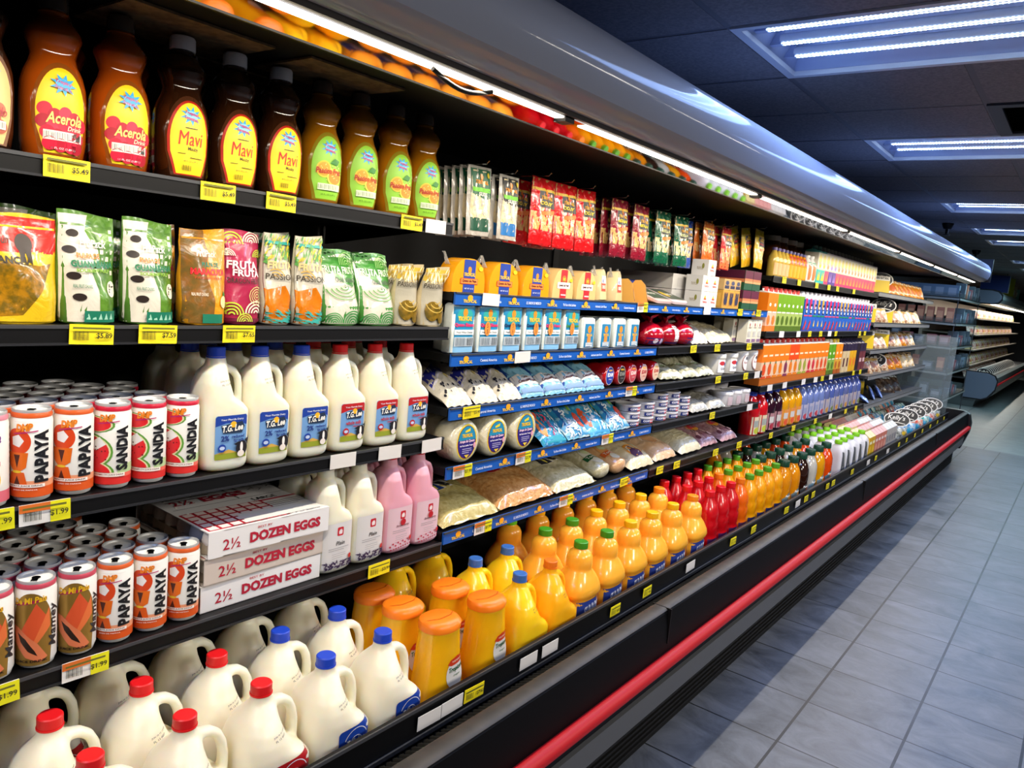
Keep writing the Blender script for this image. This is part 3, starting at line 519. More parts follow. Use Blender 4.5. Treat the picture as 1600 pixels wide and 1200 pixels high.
CN = {'pap': can(pap, 'd8602c'), 'san': can(san, 'c41f3a'), 'mam': can(mam, 'c2485a'), 'bna': can(bna, 'd88a9a')}
CW = {'pap': 'white can with orange papaya print', 'san': 'white can with watermelon print', 'mam': 'golden can with mamey print', 'bna': 'pink can with banana print'}
def canrows(z, dfront, rows, sh, grp, skip=()):
    for r, row in enumerate(rows):
        for i, k in enumerate(row):
            if not k: continue
            d = dfront + r * .0585; y = .446 + .0665 * i + (r % 2) * .033
            if (r, i) in skip: continue
            CN[k].put(d, y, z, f'{CW[k]}, {sh}, {NTH[i]} from the left in row {["one", "two", "three", "four", "five", "six"][r]}', grp, rnd.uniform(-.09, .09) - .52)
canrows(-.448, 1.386, [['bna', 'pap', 'pap', 'san', 'san', 'san'], ['pap', 'pap', 'san', 'san', 'san'], ['pap', 'pap', 'san', 'san', 'san'], ['pap', 'san', 'san', 'san', 'san'], ['pap', 'san', 'san', 'san']], 'beside the milk', 'drink cans beside the milk jugs')
canrows(-.739, 1.366, [['mam', 'mam', 'mam', 'pap', 'pap', 'pap'], ['mam', 'mam', 'pap', 'pap', 'pap'], ['mam', 'mam', 'pap', 'pap', 'pap'], ['mam', 'pap', 'pap', 'pap', 'pap'], ['pap', 'pap', 'pap', 'pap'], ['pap', 'pap', 'pap', 'pap']], 'beside the eggs', 'drink cans beside the egg boxes')

# ---- milk jugs
MILK = M('efe8d2', .34, sss=.6)
def jug(secs, handle, hr, milk, capc, cr, ct, layers, kind, cat, stamp, vox=.0036, ribs=(), capdx=0, hsx=1.25):
    b = B().se(secs, milk, 36); b.tube(handle, hr, milk, 14, hsx)
    body = moulded(b, vox); zt, cy = secs[-1][0], secs[-1][5]
    c = B().lathe([(cr, ct - .019), (cr, ct - .002), (cr - .002, ct)], capc, 26, (0, cy)); c.lathe([(cr + .0012, ct - .0225), (cr + .0012, ct - .0195)], capc, 26, (0, cy))
    P = [('body', body), ('cap', c.mesh('cap', 40))]
    if layers: g = pray(body); P.append(('label', label(layers, (lambda u, v, o: g(u * 1.12 + .002, v * 1.1 - .002, o)) if kind == 'milk_jug' and ct < .26 else g, .008, .014)))
    if stamp: P.append(('date_stamp', label([('t', s, stamp[0], stamp[1] - k * .007, .0035, '4a4a50', {'w': .032 - .006 * k, 'rot': .12}) for k, s in enumerate(('JUN 10 12 1249', 'FL 12 007'))], pray(body), .006, .006, 'date_stamp')))
    for k in ribs: pass
    return K(kind, cat, P)
def gallon(milk, capc, layers, kind='milk_jug', cat='milk jug'):
    S = [(0, .064, .064, 3, 0, 0), (.005, .071, .071, 3.5, 0, 0), (.014, .0735, .0735, 4, 0, 0), (.108, .0735, .0735, 4, 0, 0), (.122, .0735, .068, 3.6, 0, -.0055), (.137, .073, .0555, 3, 0, -.0175), (.16, .069, .048, 2.6, 0, -.0225), (.182, .060, .041, 2.4, 0, -.0235), (.200, .048, .0345, 2.2, 0, -.0205), (.215, .033, .029, 2.1, 0, -.014), (.226, .022, .022, 2, 0, -.013), (.248, .019, .019, 2, 0, -.013)]
    return jug(S, [(0, -.012, .212), (0, .012, .214), (0, .034, .210), (0, .050, .198), (0, .060, .178), (0, .0645, .155), (0, .0645, .132), (0, .060, .112), (0, .05, .098)], [.016, .012, .0105, .0098, .0096, .0096, .010, .013, .017], milk, capc, .0205, .263, layers, kind, cat, (-.008, .178))
RED = M('d8181e', .4); BLU = M('2044c0', .4)
def cow(x, y, s): return [('e', x, y, .012 * s, .013 * s, '1c1a20'), ('p', [(x - .016 * s, y + .008 * s), (x - .006 * s, y + .013 * s), (x - .008 * s, y + .004 * s)], '1c1a20'), ('p', [(x + .006 * s, y + .014 * s), (x + .016 * s, y + .02 * s), (x + .012 * s, y + .004 * s)], '1c1a20'), ('e', x - .001 * s, y + .002 * s, .003 * s, .009 * s, 'eeeae6'), ('e', x - .002 * s, y - .01 * s, .007 * s, .006 * s, 'e4dad2')]
def tg(top, txt, big):
    L = [rr(-.032, .026, .032, .108, .004, '6f9cd0'), ('p', [(-.032, .104), (-.028, .108), (.028, .108), (.032, .104), (.032, .088), (.012, .094), (-.012, .094), (-.032, .088)], top), ('r', -.032, .026, .032, .037, '8f9a2c'), ('p', [(-.032, .037), (-.006, .044), (.012, .037)], 'cfa64a'), ('t', 'Your Florida Dairy', 0, .100, .0045, 'e8eef8', {'w': .046}), ('p', [(-.018, .075), (-.022, .09), (.02, .096), (.026, .086), (.02, .074)], '20304a'), ('e', .002, .091, .006, .006, 'f0b428'), ('t', 'T.G. Lee', .001, .0845, .013, 'f2efe6', {'w': .042, 'b': .03, 'sh': .25, 'rot': .06})]
    L += [('t', s, x, y, h, c, {'w': ww, 'b': .03}) for s, x, y, h, ww, c in txt]
    return L + [('e', -.02, .048, .0075, .0075, big), ('e', -.02, .048, .005, .0035, 'b9c8e6')] + cow(.02, .045, 1.05)
two = tg('1c3f9c', [('2%', -.014, .0655, .011, .016, '1b2f7a'), ('reduced', .012, .068, .006, .026, '1b2f7a'), ('fat milk', .014, .060, .006, .022, '1b2f7a')], '1c3f9c')
who = tg('b51a20', [('whole milk', 0, .066, .008, .042, 'b51a20'), ('vitamin D', .008, .058, .004, .02, 'b51a20')], 'b51a20')
def half(capc, layers):
    S = [(0, .040, .042, 3, 0, 0), (.005, .046, .049, 3.5, 0, 0), (.014, .048, .051, 4, 0, 0), (.124, .048, .051, 4, 0, 0), (.138, .048, .045, 3.4, 0, -.006), (.152, .0475, .0345, 3, 0, -.0155), (.178, .045, .0295, 2.6, 0, -.0185), (.200, .037, .0255, 2.3, 0, -.0165), (.214, .024, .0215, 2, 0, -.010), (.236, .0175, .0175, 2, 0, -.010)]
    return jug(S, [(0, -.006, .206), (0, .012, .207), (0, .030, .201), (0, .0405, .186), (0, .0435, .166), (0, .0435, .146), (0, .042, .13), (0, .034, .115)], [.012, .0095, .0082, .0076, .0075, .0078, .0095, .012], MILK, capc, .018, .252, layers, 'milk_jug', 'milk jug', (-.008, .187), .003)
HB, HR = half(BLU, two), half(RED, who)
hy_ = [.866, .968, 1.076, 1.186, 1.296, 1.405]
for i, y in enumerate(hy_):
    k = HB if i < 3 else HR
    k.put(1.402, y, -.448, f'half gallon milk jug with {"blue" if i < 3 else "red"} cap and label, {["left", "middle", "right"][i % 3]} of the front three', 'half gallon milk jugs on the third shelf')
for r in (1, 2):
    for i, y in enumerate(hy_):
        k = HB if i < 3 else HR
        k.put(1.402 + r * .1, y, -.448, f'{"blue" if i < 3 else "red"}-capped half gallon jug, {["second", "third"][r - 1]} row, {["left", "middle", "right"][i % 3]} of its colour', 'half gallon milk jugs on the third shelf')
def glab(c): return [rr(-.028, .03, .064, .122, .008, c), ('p', [(-.028, .075), (.064, .082), (.064, .035), (-.028, .035)], '6f9cd0'), ('t', 'T.G. Lee', .018, .088, .017, 'c9c6c0', {'w': .05, 'b': .03, 'sh': .25})] + rings(.018, .084, .034, 2, 'd8d8e4', .4, 2.7, .1)
GR, GB = gallon(MILK, RED, glab('a5161c')), gallon(MILK, BLU, glab('173c96'))
gy = [[.378, .530, .690, .846, 1.002, 1.163], [.374, .53, .689, .845, .998, 1.158], [.40, .555, .70, .855, 1.012, 1.172]]
for r, row in enumerate(gy):
    for i, y in enumerate(row):
        k = GR if i < (4, 4, 4)[r] else GB
        k.put((1.165, 1.318, 1.471)[r], y, -1.083, f'white gallon milk jug with {"red" if k is GR else "blue"} cap, {["front", "second", "third"][r]} row of the deck, {NTH[i]} from the left', 'gallon milk jugs on the bottom deck')
# ---- drinkable yogurt jugs
def yog(milk, capc, word, fruit):
    S = [(0, .040, .042, 3, 0, 0), (.005, .046, .049, 3.5, 0, 0), (.012, .048, .0505, 4.5, 0, 0), (.128, .048, .0505, 4.5, 0, 0), (.142, .0475, .047, 3.6, 0, -.0035), (.158, .047, .034, 3.2, 0, -.0155), (.195, .045, .028, 2.8, 0, -.0195), (.212, .037, .0255, 2.4, 0, -.0175), (.226, .022, .021, 2, 0, -.011), (.25, .018, .018, 2, 0, -.011)]
    pc = M('d4d2d2', .4) if fruit == 0 else M('dcbcc6', .4)
    L = [rr(-.043, .012, .045, .124, .005, pc), rr(-.006, .092, .012, .113, .003, 'c01c2c'), ('p', [(-.002, .103), (.003, .109), (.003, .105), (.006, .109), (.009, .103), (.008, .096), (-.001, .096)], 'e8dede'), ('t', word, .004, .074, .010 if fruit == 0 else .008, '3a3a3e' if fruit == 0 else '6a2a3a', {'w': .026 if fruit == 0 else .046, 'sh': .2})] + lines(-.03, .03, .062, 2, .005, .0012, '8a8a90') + lines(-.02, .02, .048, 3, .005, .001, '9a9aa0') + [('e', .035, .036, .005, .006, 'c8302c')]
    if fruit: L += [('e', .003, .084, .009, .009, 'b51c2a')] + [('e', -.036 + .0082 * k, .022 + .006 * (k % 2) + .001 * k, .0026, .0026, 'b8304a') for k in range(9)] + [('e', -.034 + .0082 * k, .014 + .001 * k, .0022, .0022, 'b8304a') for k in range(9)]
    else: L += strokes(-.04, .042, .014, .03, 60, '3a2a4a', .011, .002, 4)
    return jug(S, [(0, -.006, .214), (0, .014, .215), (0, .033, .207), (0, .042, .19), (0, .0435, .168), (0, .0435, .15), (0, .041, .136), (0, .033, .12)], [.012, .0095, .0082, .0078, .0076, .0078, .0095, .012], milk, capc, .0185, .267, L, 'yogurt_jug', 'yogurt jug', None, .003)
YP, YS = yog(MILK, M('eeeadc', .4), 'Plain', 0), yog(M('e2a3b4', .34, sss=.2), M('e01b1b', .35), 'Strawberry', 1)
for r in (0, 1):
    for i, y in enumerate((1.155, 1.258, 1.361, 1.464)):
        k = YP if i < 2 else YS
        k.put(1.388 + .102 * r, y, -.739, f'{"cream" if i < 2 else "pink"} yogurt jug with {"white" if i < 2 else "red"} cap, {["front", "back"][r]} row, {["left", "right"][i % 2]} of the {"two cream" if i < 2 else "two pink"} ones', 'yogurt jugs beside the egg boxes')

# ---- egg boxes
def eggbox(body, crooked):
    w, D, h = .30, .305, .0565; cm = M(body, .6)
    b = B(); T = .0022
    b.box(0 - T, 0, -w / 2, w / 2, 0, h, cm); b.box(-D, -D + T, -w / 2, w / 2, 0, h, cm); b.box(-D, 0, -w / 2, w / 2, h - T, h, cm); b.box(-D, 0, -w / 2, w / 2, 0, T, cm)
    s = b.mesh('sleeve'); RD = 'b01f36'
    f = label([('t', '2½', -.098, .024, .024, RD, {'w': .04, 'b': .01}), ('t', 'DOZEN EGGS', .035, .027, .0235, RD, {'w': .182, 'b': .05}), ('t', 'BEST BY', -.02, .047, .005, RD, {'w': .036})], pflat(0), name='front_print')
    chk = [('r', -.145, .008, .05, .13, 'c02a3a')] + [('r', -.14 + .027 * i, .012 + .024 * j, -.119 + .027 * i, .03 + .024 * j, 'f2e2e0') for i in range(7) for j in range(5)] + [('r', -.05, .012, .15, .07, 'e9e6e0'), ('t', 'Keep Refrigerated at 45° F or Below', .02, .008, .007, '3a3a3e', {'w': .22}), ('t', 'EGGS', 0, .2, .035, RD, {'w': .11, 'b': .05}), ('t', '2½', -.1, .2, .03, RD), ('r', .03, .118, .146, .126, RD), ('t', 'LARGE', .07, .14, .018, '2a2a2e', {'w': .06}), ('r', -.14, .16, .146, .1615, '3a3a3e'), ('r', .02, .165, .022, .29, '3a3a3e')] + lines(.035, .14, .10, 4, .011, .003, '6a6a70') + strokes(.04, .14, .2, .28, 30, '3a3a3e', .02, .0015, 5) + lines(-.13, -.02, .27, 5, .014, .004, '5a5a60')
    t = label(chk, lambda u, v, o: (-v, u, h + o), name='top_print', lift=.0002)
    tr = B(); pm = M('b8ab98', .9); n = 6
    for j in (-1, 1):
        for i in range(n):
            x = -.027 - i * .05; y = j * (w / 2 - .024)
            tr.lathe([(.022, .004), (.020, .02), (.012, .040), (.008, .042)], pm, 8, (x - .004, y)); 
    tr.box(-D + .006, -.006, -w / 2 + .008, w / 2 - .008, .004, .022, pm)
    P = [('sleeve', s), ('lettering', f), ('top_print', t), ('pulp_tray', tr.mesh('pulp_tray'))]
    eg = B().lathe([(.0005, -.026), (.012, -.022), (.019, -.01), (.021, .0), (.0185, .013), (.011, .023), (.0005, .028)], M('ece7de', .5), 16, cap=False).mesh('egg', 90)
    for i in range(6):
        e = B(); me = eg.copy(); me.transform(Matrix.Translation((-.030 - i * .05, -(w / 2 - .026), .030))); P.append(('egg', me))
    return K('egg_box', 'egg box', P)
EB = [eggbox('e4e2e2', 0), eggbox('c9bcb2', 1)]
for i, (k, d, y) in enumerate(((0, 1.347, .958), (1, 1.345, .962), (0, 1.338, .967))): EB[k].put(d, y, -.739 + .0578 * i, ['white egg box at the bottom of the stack of three', 'tan sided egg box in the middle of the stack of three', 'white egg box on top of the stack with checked print'][i], 'egg boxes in a stack', (0, .01, -.012)[i])
# ---- bottom deck juices
DK = -1.083
def juic(c, v=None): return M(c, .25, coat=.4, sss=.5)
OJ, OJ2, SD = juic('fccb1e'), juic('fcb41a'), juic('fdb238')
fl = [('e', .03, .026, .034, .03, '1f5a2a'), ('e', .03, .024, .026, .02, 'd8a82c'), ('t', "Florida's", .028, .034, .008, 'f2efe0', {'w': .04, 'b': .03}), ('e', .036, .018, .012, .010, 'b31a5a')]
OB, OO = gallon(OJ, M('3a6ab4', .4), fl, 'orange_juice_jug', 'juice jug'), gallon(OJ2, M('e8761a', .4), fl, 'orange_juice_jug', 'juice jug')
for k, d, y, l in ((OB, 1.165, 1.681, 'blue-capped orange juice jug in the front row'), (OO, 1.165, 1.833, 'orange-capped orange juice jug in the front row'), (OB, 1.318, 1.668, 'blue-capped juice jug in the second row behind the front one'), (OB, 1.318, 1.82, 'blue-capped juice jug in the second row beside the green-capped bottles'), (OB, 1.475, 1.50, 'yellow juice jug tucked under the shelf behind the carafes'), (OB, 1.475, 1.66, 'blue-capped juice jug in the third row under the shelf')):
    k.put(d, y, DK, l, 'orange juice jugs on the bottom deck')
def carafe():
    b = B().se([(0, .046, .066, 2.6), (.006, .050, .071, 2.6), (.05, .052, .073, 2.5), (.085, .050, .068, 2.4), (.12, .049, .060, 2.4, 0, -.003), (.17, .047, .057, 2.3, 0, -.004), (.205, .045, .054, 2.2, 0, -.004), (.212, .046, .055, 2.2, 0, -.004), (.217, .043, .052, 2.2, 0, -.004)], juic('f4b414'), 40); me = b.mesh('body', 60)
    oc = M('f8801a', .35)
    l = B().se([(.212, .047, .056, 2.2, 0, -.004), (.224, .0475, .057, 2.2, 0, -.004), (.233, .043, .052, 2.2, -.002, -.006), (.238, .034, .042, 2.2, -.003, -.008)], oc, 36); lid = l.mesh('lid', 40)
    q = label([('p', [(-.05, .002), (-.02, -.012), (.02, -.012), (.046, .004), (.046, .0015), (.02, -.0145), (-.02, -.0145), (-.05, -.0005)], 'c2500a')], ptop(lid), .006, .006, 'lid_seam')
    L = [('e', .012, .048, .050, .056, 'd9d6d2'), ('p', [(-.034, .085), (-.02, .1), (.012, .106), (.044, .1), (.058, .086), (.04, .078), (-.016, .078)], 'c43a1c'), ('t', 'PURE PREMIUM', .012, .091, .006, 'f0d8c8', {'w': .05}), ('t', 'Tropicana', .012, .062, .022, '14502c', {'w': .082, 'b': .03, 'sh': .08}), ('t', 'Original', .012, .04, .008, '3a6a3a', {'w': .035})]
    return K('juice_carafe', 'juice carafe', [('body', me), ('lid', lid), ('lid_seam', q, 1), ('label', label(L, lambda u, v, o, f=pray(me): f(u * .74 + .008, v * .74 + .066, o), .008, .012))])
CF = carafe()
for d, y, l in ((1.165, 1.347, 'orange-lidded juice carafe in front, beside the milk'), (1.165, 1.53, 'orange-lidded juice carafe in front, beside the yellow jug'), (1.283, 1.335, 'orange-lidded carafe in the second row, left'), (1.283, 1.515, 'orange-lidded carafe in the second row, right'), (1.39, 1.335, 'orange-lidded carafe at the back of its row')): CF.put(d, y, DK, l, 'juice carafes on the bottom deck')
def sunny(capc):
    b = B().se([(0, .052, .060, 3), (.006, .057, .066, 3.6), (.1, .056, .065, 3.6), (.112, .054, .063, 3.2), (.120, .062, .074, 3), (.132, .066, .078, 2.8), (.15, .064, .075, 2.6), (.178, .052, .060, 2.4), (.194, .043, .047, 2.1), (.203, .0405, .0425, 2), (.208, .042, .0435, 2), (.236, .0405, .042, 2), (.25, .034, .035, 2), (.258, .024, .024, 2), (.262, .02, .02, 2), (.278, .02, .02, 2)], SD, 40); me = b.mesh('body', 70)
    cp = B().lathe([(.0225, .263), (.023, .265), (.0225, .282), (.02, .284)], capc, 26).mesh('cap')
    L = [('r', -.064, .008, .064, .108, M('2c3f8c', .3)), ('p', [(-.066, .008), (.066, .008), (.066, .02), (.0, .026), (-.066, .016)], 'd8761a'), ('t', 'SUNNYD', .012, .078, .036, 'eceaf4', {'w': .092, 'b': .04, 'sh': .25, 'rot': .1}), ('t', 'Tangy Original', .01, .048, .007, 'e8e0f0', {'w': .05})]
    return K('juice_bottle', 'juice bottle', [('body', me), ('cap', cp), ('label', label(L, pray(me), .008, .012))])
SG, SY, SO, SL = [sunny(M(c, .4)) for c in ('3f8f1c', 'f2b80e', 'f08a14', '5fc41e')]
rows = ((1.165, [(SG, 1.985), (SG, 2.145), (SY, 2.305), (SY, 2.468), (SY, 2.64), (SO, 2.82)]), (1.306, [(SG, 1.99), (SG, 2.15), (SY, 2.31), (SY, 2.475), (SY, 2.645), (SO, 2.803)]), (1.447, [(SL, 1.985), (SY, 2.15), (SY, 2.31), (SY, 2.47), (SY, 2.632), (SO, 2.785)]))
CNm = {SG: 'green', SY: 'yellow', SO: 'orange', SL: 'lime green'}
for r, (d, L) in enumerate(rows):
    for i, (k, y) in enumerate(L): k.put(d, y, DK, f'large orange drink bottle with {CNm[k]} cap, {["front", "second", "third"][r]} row, {NTH[i]} from the left', 'large orange drink bottles on the bottom deck')
def small(c, capc, lab, kind='juice_bottle'):
    b = B().se([(0, .043, .046, 2.6), (.006, .046, .050, 2.6), (.09, .046, .050, 2.5), (.1, .042, .046, 2.3), (.108, .045, .049, 2.3), (.15, .046, .050, 2.3), (.16, .042, .046, 2.2), (.172, .045, .048, 2.2), (.2, .043, .046, 2.1), (.225, .034, .036, 2), (.245, .022, .022, 2), (.262, .0185, .0185, 2), (.272, .0185, .0185, 2)], juic(c), 32); me = b.mesh('body', 70)
    cp = B().lathe([(.0205, .258), (.021, .26), (.0205, .279), (.0185, .281)], capc, 24).mesh('cap')
    P = [('body', me), ('cap', cp), ('label', label(lab, pray(me), .008, .012))]
    P.append(('glossy_rib', label([('p', [(-.03, .135), (-.02, .16), (-.017, .16), (-.025, .132)], M(c, .12, coat=1)), ('p', [(.012, .132), (.02, .158), (.023, .158), (.017, .13)], M(c, .12, coat=1))], pray(me), .006, .008, 'rib', .002)))  # slanted ribs in the juice colour, glossier than the body
    return K(kind, 'juice bottle', P)
def sl(c): return [('r', -.048, .008, .048, .088, M(c, .3)), ('t', 'SUNNYD', .006, .05, .03, 'c9c6da', {'w': .08, 'b': .04, 'sh': .25, 'rot': .08}), ('r', -.04, .018, .04, .022, 'd8b8c0')]
PR_, PO, PG = small('c00a16', M('d8121c', .35), sl('5a2a5c')), small('e2660c', M('f07a14', .35), sl('6a3a5a')), small('e59a08', M('4f9a1e', .4), sl('3a3a6a'))
F1 = [2.962, 3.077, 3.192, 3.304, 3.419, 3.541, 3.66, 3.781]
for r, d in enumerate((1.152, 1.250, 1.348)):
    for i, y in enumerate(F1):
        k = PR_ if i < (3, 3, 4)[r] else PO if i < 4 else PG
        k.put(d, y - .012 * r, DK, f'{"red" if k is PR_ else "orange" if k is PO else "yellow"} drink bottle with {"red" if k is PR_ else "orange" if k is PO else "green"} cap, {["front", "second", "third"][r]} row, {NTH[i]} from the left', 'ribbed drink bottles on the bottom deck')
def naked(c, lc, fc, n='nk'):
    b = B().se([(0, .046, .052, 2.4), (.006, .049, .056, 2.4), (.06, .049, .055, 2.4), (.11, .045, .049, 2.3), (.15, .047, .053, 2.3), (.19, .045, .051, 2.2), (.22, .036, .038, 2), (.238, .026, .026, 2), (.268, .025, .025, 2)], M(c, .12, coat=.8), 32); me = b.mesh('body', 70)
    cp = B().lathe([(.028, .247), (.0285, .249), (.028, .277), (.026, .280)], M('0c3d2c', .35), 26).mesh('cap')
    L = [('p', [(-.045, .01), (.045, .01), (.046, .09), (.02, .118), (-.012, .112), (-.046, .085)], lc), ('e', .008, .07, .024, .026, fc), ('e', .012, .066, .012, .013, 'f0e6d0'), ('t', 'Farms', -.006, .1, .011, 'f2f0ea', {'w': .05, 'b': .03, 'sh': .2}), ('r', -.036, .022, .03, .034, 'd9d4c4')]
    return K('juice_bottle', 'juice bottle', [('body', me), ('cap', cp), ('label', label(L, pray(me), .008, .012))])
N1, N2, N3, N4, N5 = naked('d8860c', '6a7a7a', 'e89a2c'), naked('2a140c', '4a4a48', 'a8502c'), naked('b9b5aa', '6f8a94', '7a4a2c'), naked('d8920a', '7a8a84', 'f0b42c'), naked('d8480c', '4f6a74', 'f08a3c')
NC = {N1: 'amber juice', N2: 'dark brown drink', N3: 'white drink', N4: 'golden juice', N5: 'red orange juice'}
for r, (d, L) in enumerate(((1.152, [(N1, 3.915), (N1, 4.065), (N2, 4.215), (N3, 4.37), (N4, 4.53), (N5, 4.69)]), (1.268, [(N1, 3.90), (N1, 4.045), (N2, 4.195), (N3, 4.345), (N4, 4.50), (N5, 4.66)]), (1.384, [(N1, 3.87), (N2, 4.01), (N3, 4.16), (N4, 4.30), (N5, 4.47), (N5, 4.65)]), (1.50, [(N1, 3.86), (N3, 4.0), (N4, 4.15), (N5, 4.30)]))):
    for i, (k, y) in enumerate(L): k.put(d, y, DK, f'{NC[k]} bottle with dark green cap, {["front", "second", "third", "back"][r]} row, {NTH[i]} from the left', 'dark green capped bottles on the bottom deck')
def wjug():
    m = M('d9d8dc', .4)
    b = B().se([(0, .04, .058, 4), (.005, .044, .063, 4.5), (.17, .044, .063, 4.5), (.2, .042, .055, 3.4, 0, -.006), (.222, .034, .034, 2.6, 0, -.02), (.234, .02, .02, 2, 0, -.028), (.252, .02, .02, 2, 0, -.028)], m, 36); me = b.mesh('body', 40)
    cp = B().lathe([(.0225, .238), (.023, .24), (.0225, .26), (.021, .262)], M('7cc41c', .4), 24, (0, -.028)).mesh('cap')
    L = [('p', [(-.05, .01), (.045, .01), (.04, .05), (.0, .12), (-.03, .19), (-.05, .195)], '55585c'), ('p', [(.03, .01), (.06, .01), (.06, .165), (.04, .185), (-.01, .195), (.02, .13)], 'f0eff2'), ('t', 'Almond', -.022, .08, .014, 'e0dcd4', {'w': .04, 'rot': pi / 2}), ('r', -.045, .016, .02, .024, '8a6a3a')]
    return K('milk_carton_jug', 'plant milk jug', [('body', me), ('cap', cp), ('label', label(L, pray(me), .009, .014))])
WJ = wjug()
for r, d in enumerate((1.15, 1.245, 1.34, 1.435)):
    for i, y in enumerate((4.93, 5.085, 5.24, 5.395, 5.55)[0 if r else 0:5]):
        if r == 0 and i == 0: y = 4.96
        WJ.put(d, y + .03 - .004 * r, DK, f'white grey-labelled jug with lime green cap, {["front", "second", "third", "back"][r]} row, {NTH[i]} from the left', 'lime capped white jugs on the bottom deck')
def carton(w, dp, h, bands, cap=None, roof='f0ece8', kind='drink_carton', gable=.045, extra=()):
    # bands: (z0, z1, colour) printed on the front and side walls
    hw, hd = w / 2, dp / 2; hb = h - gable; b = B(); rm = M(roof, .35)
    b.loft([[(hd, -hw, 0), (hd, hw, 0), (-hd, hw, 0), (-hd, -hw, 0)], [(hd, -hw, hb), (hd, hw, hb), (-hd, hw, hb), (-hd, -hw, hb)]], rm)
    b.add([(hd, -hw, hb), (hd, hw, hb), (-hd, hw, hb), (-hd, -hw, hb), (0, -hw, h - .012), (0, hw, h - .012)], [(0, 1, 5, 4), (2, 3, 4, 5), (1, 2, 5), (3, 0, 4)], rm)
    b.box(-.0015, .0015, -hw, hw, h - .014, h, rm); P = [('body', b.mesh('body', 20))]
    p = B(); e = .0006
    for z0, z1, c in bands: p.loft([[(hd + e, -hw - e, z0), (hd + e, hw + e, z0), (-hd - e, hw + e, z0), (-hd - e, -hw - e, z0)], [(hd + e, -hw - e, z1), (hd + e, hw + e, z1), (-hd - e, hw + e, z1), (-hd - e, -hw - e, z1)]], col(c), False, False)
    P.append(('print', p.mesh('print', 20)))
    if extra: P.append(('label', label(extra, pflat(hd + e))))
    if cap and gable < .03:
        P.append(('cap', B().lathe([(.016, h - .016), (.016, h + .008), (.014, h + .010)], M(cap, .4), 18).mesh('cap')))
    elif cap:
        a = B().lathe([(.014, -.004), (.014, .012), (.012, .014)], M(cap, .4), 18).mesh('cap'); a.transform(Matrix.Translation((hd * .5, 0, hb + gable * .42)) @ Matrix.Rotation(math.atan2(gable, hd), 4, 'Y')); P.append(('cap', a))
    return K(kind, 'drink carton', P)
dkc = lambda a, b2, c: [(0, .05, a), (.05, .16, b2), (.16, .2, c)]
CY = carton(.088, .086, .245, [(0, .05, '6a4a1c'), (.05, .2, 'd8a81c')], None, 'c9ba80', extra=[('e', 0, .1, .03, .035, 'e8c23a'), ('r', -.03, .15, .03, .17, 'f2eecc')])
CP = carton(.088, .086, .245, [(0, .045, '5a3430'), (.045, .2, 'cf7a68')], None, 'c9908a', extra=[('e', 0, .1, .03, .035, 'e0a090'), ('r', -.03, .15, .03, .17, 'f2e0dc')])
CG = carton(.088, .086, .245, [(0, .05, '5a5a5a'), (.05, .2, 'b5b0ac')], None, 'c4c0bc', extra=[('r', -.03, .1, .03, .15, '8a8a90')])
for r, d in enumerate((1.155, 1.245, 1.335, 1.425, 1.515)):
    for i, y in enumerate([5.70 + .093 * k for k in range(10)]):
        k = CY if i < 2 else CP if i < 6 else CG
        k.put(d, y, DK, f'{"yellow" if k is CY else "salmon pink" if k is CP else "pale grey"} juice carton, {["front", "second", "third", "fourth", "back"][r]} row, {NTH[i]} from the left', 'juice cartons on the bottom deck')

# ---- cards with the oval sign
def ovalsign(w=.22, h=.125):
    b = B(); P = [[(x, y, z) for y, z in ell(0, 0, w / 2, h / 2, 40)] for x in (-.002, .002)]; b.loft(P, M('d9d6d0', .5)); me = b.mesh('board', 20)
    L = [('e', 0, 0, w / 2 - .008, h / 2 - .008, '17161a'), ('t', "Kelly's", -.004, .012, h * .42, 'e6e2da', {'w': w * .66, 'sh': .25, 'rot': -.06}), ('p', [(-w * .28, -h * .22), (0, -h * .17), (w * .3, -h * .26), (w * .3, -h * .3), (0, -h * .22), (-w * .28, -h * .27)], 'e6e2da')]
    return [('board', me), ('lettering', label(L, pflat(.002)))]
OV = K('oval_sign', 'shop sign', ovalsign()); OVS = K('oval_sign', 'shop sign', ovalsign(.22, .125))
def deli(fc, lab, w=.17, h=.11, t=.03, var=None):
    b = B(); n = 14; v = []; f = []
    for s_ in (1, -1):
        for i in range(n + 1):
            for j in range(n + 1):
                u, q = -1 + 2 * i / n, -1 + 2 * j / n; p = max(0, (1 - u ** 4) * (1 - q ** 4)) ** .6
                v.append((s_ * t / 2 * p + .004 * math.sin(u * 9 + q * 5) * p, u * w / 2, h / 2 + q * h / 2))
    for s_ in (0, 1):
        o = s_ * (n + 1) ** 2
        for i in range(n):
            for j in range(n): f.append((o + i * (n + 1) + j, o + i * (n + 1) + j + 1, o + (i + 1) * (n + 1) + j + 1, o + (i + 1) * (n + 1) + j))
    b.add(v, f, glossy_film(fc, var)); me = b.mesh('bag', 80); return [('bag', me)] + ([('label', label(lab, pray(me), w / 10, h / 10))] if lab else [])
blu = [('e', 0, .06, .04, .03, '2a9ac4'), ('r', -.06, .02, .06, .035, 'e6e6e6'), ('e', .03, .03, .02, .014, 'd84a3c')]
DL = [K('deli_pack', 'packaged food', deli(c, L, .19, .13, .04, v)) for c, L, v in (('c4c8c4', [('e', .05, .08, .03, .02, 'c9a82c')], '6a706c'), ('3f8ac4', blu, 'c8d8e0'), ('c9452c', blu, 'd8c8b8'), ('2f9a94', blu, 'd0dcd8'), ('d8d4cc', blu, 'b8483c'))]
kl = ['first', 'second', 'third', 'fourth', 'fifth', 'sixth']
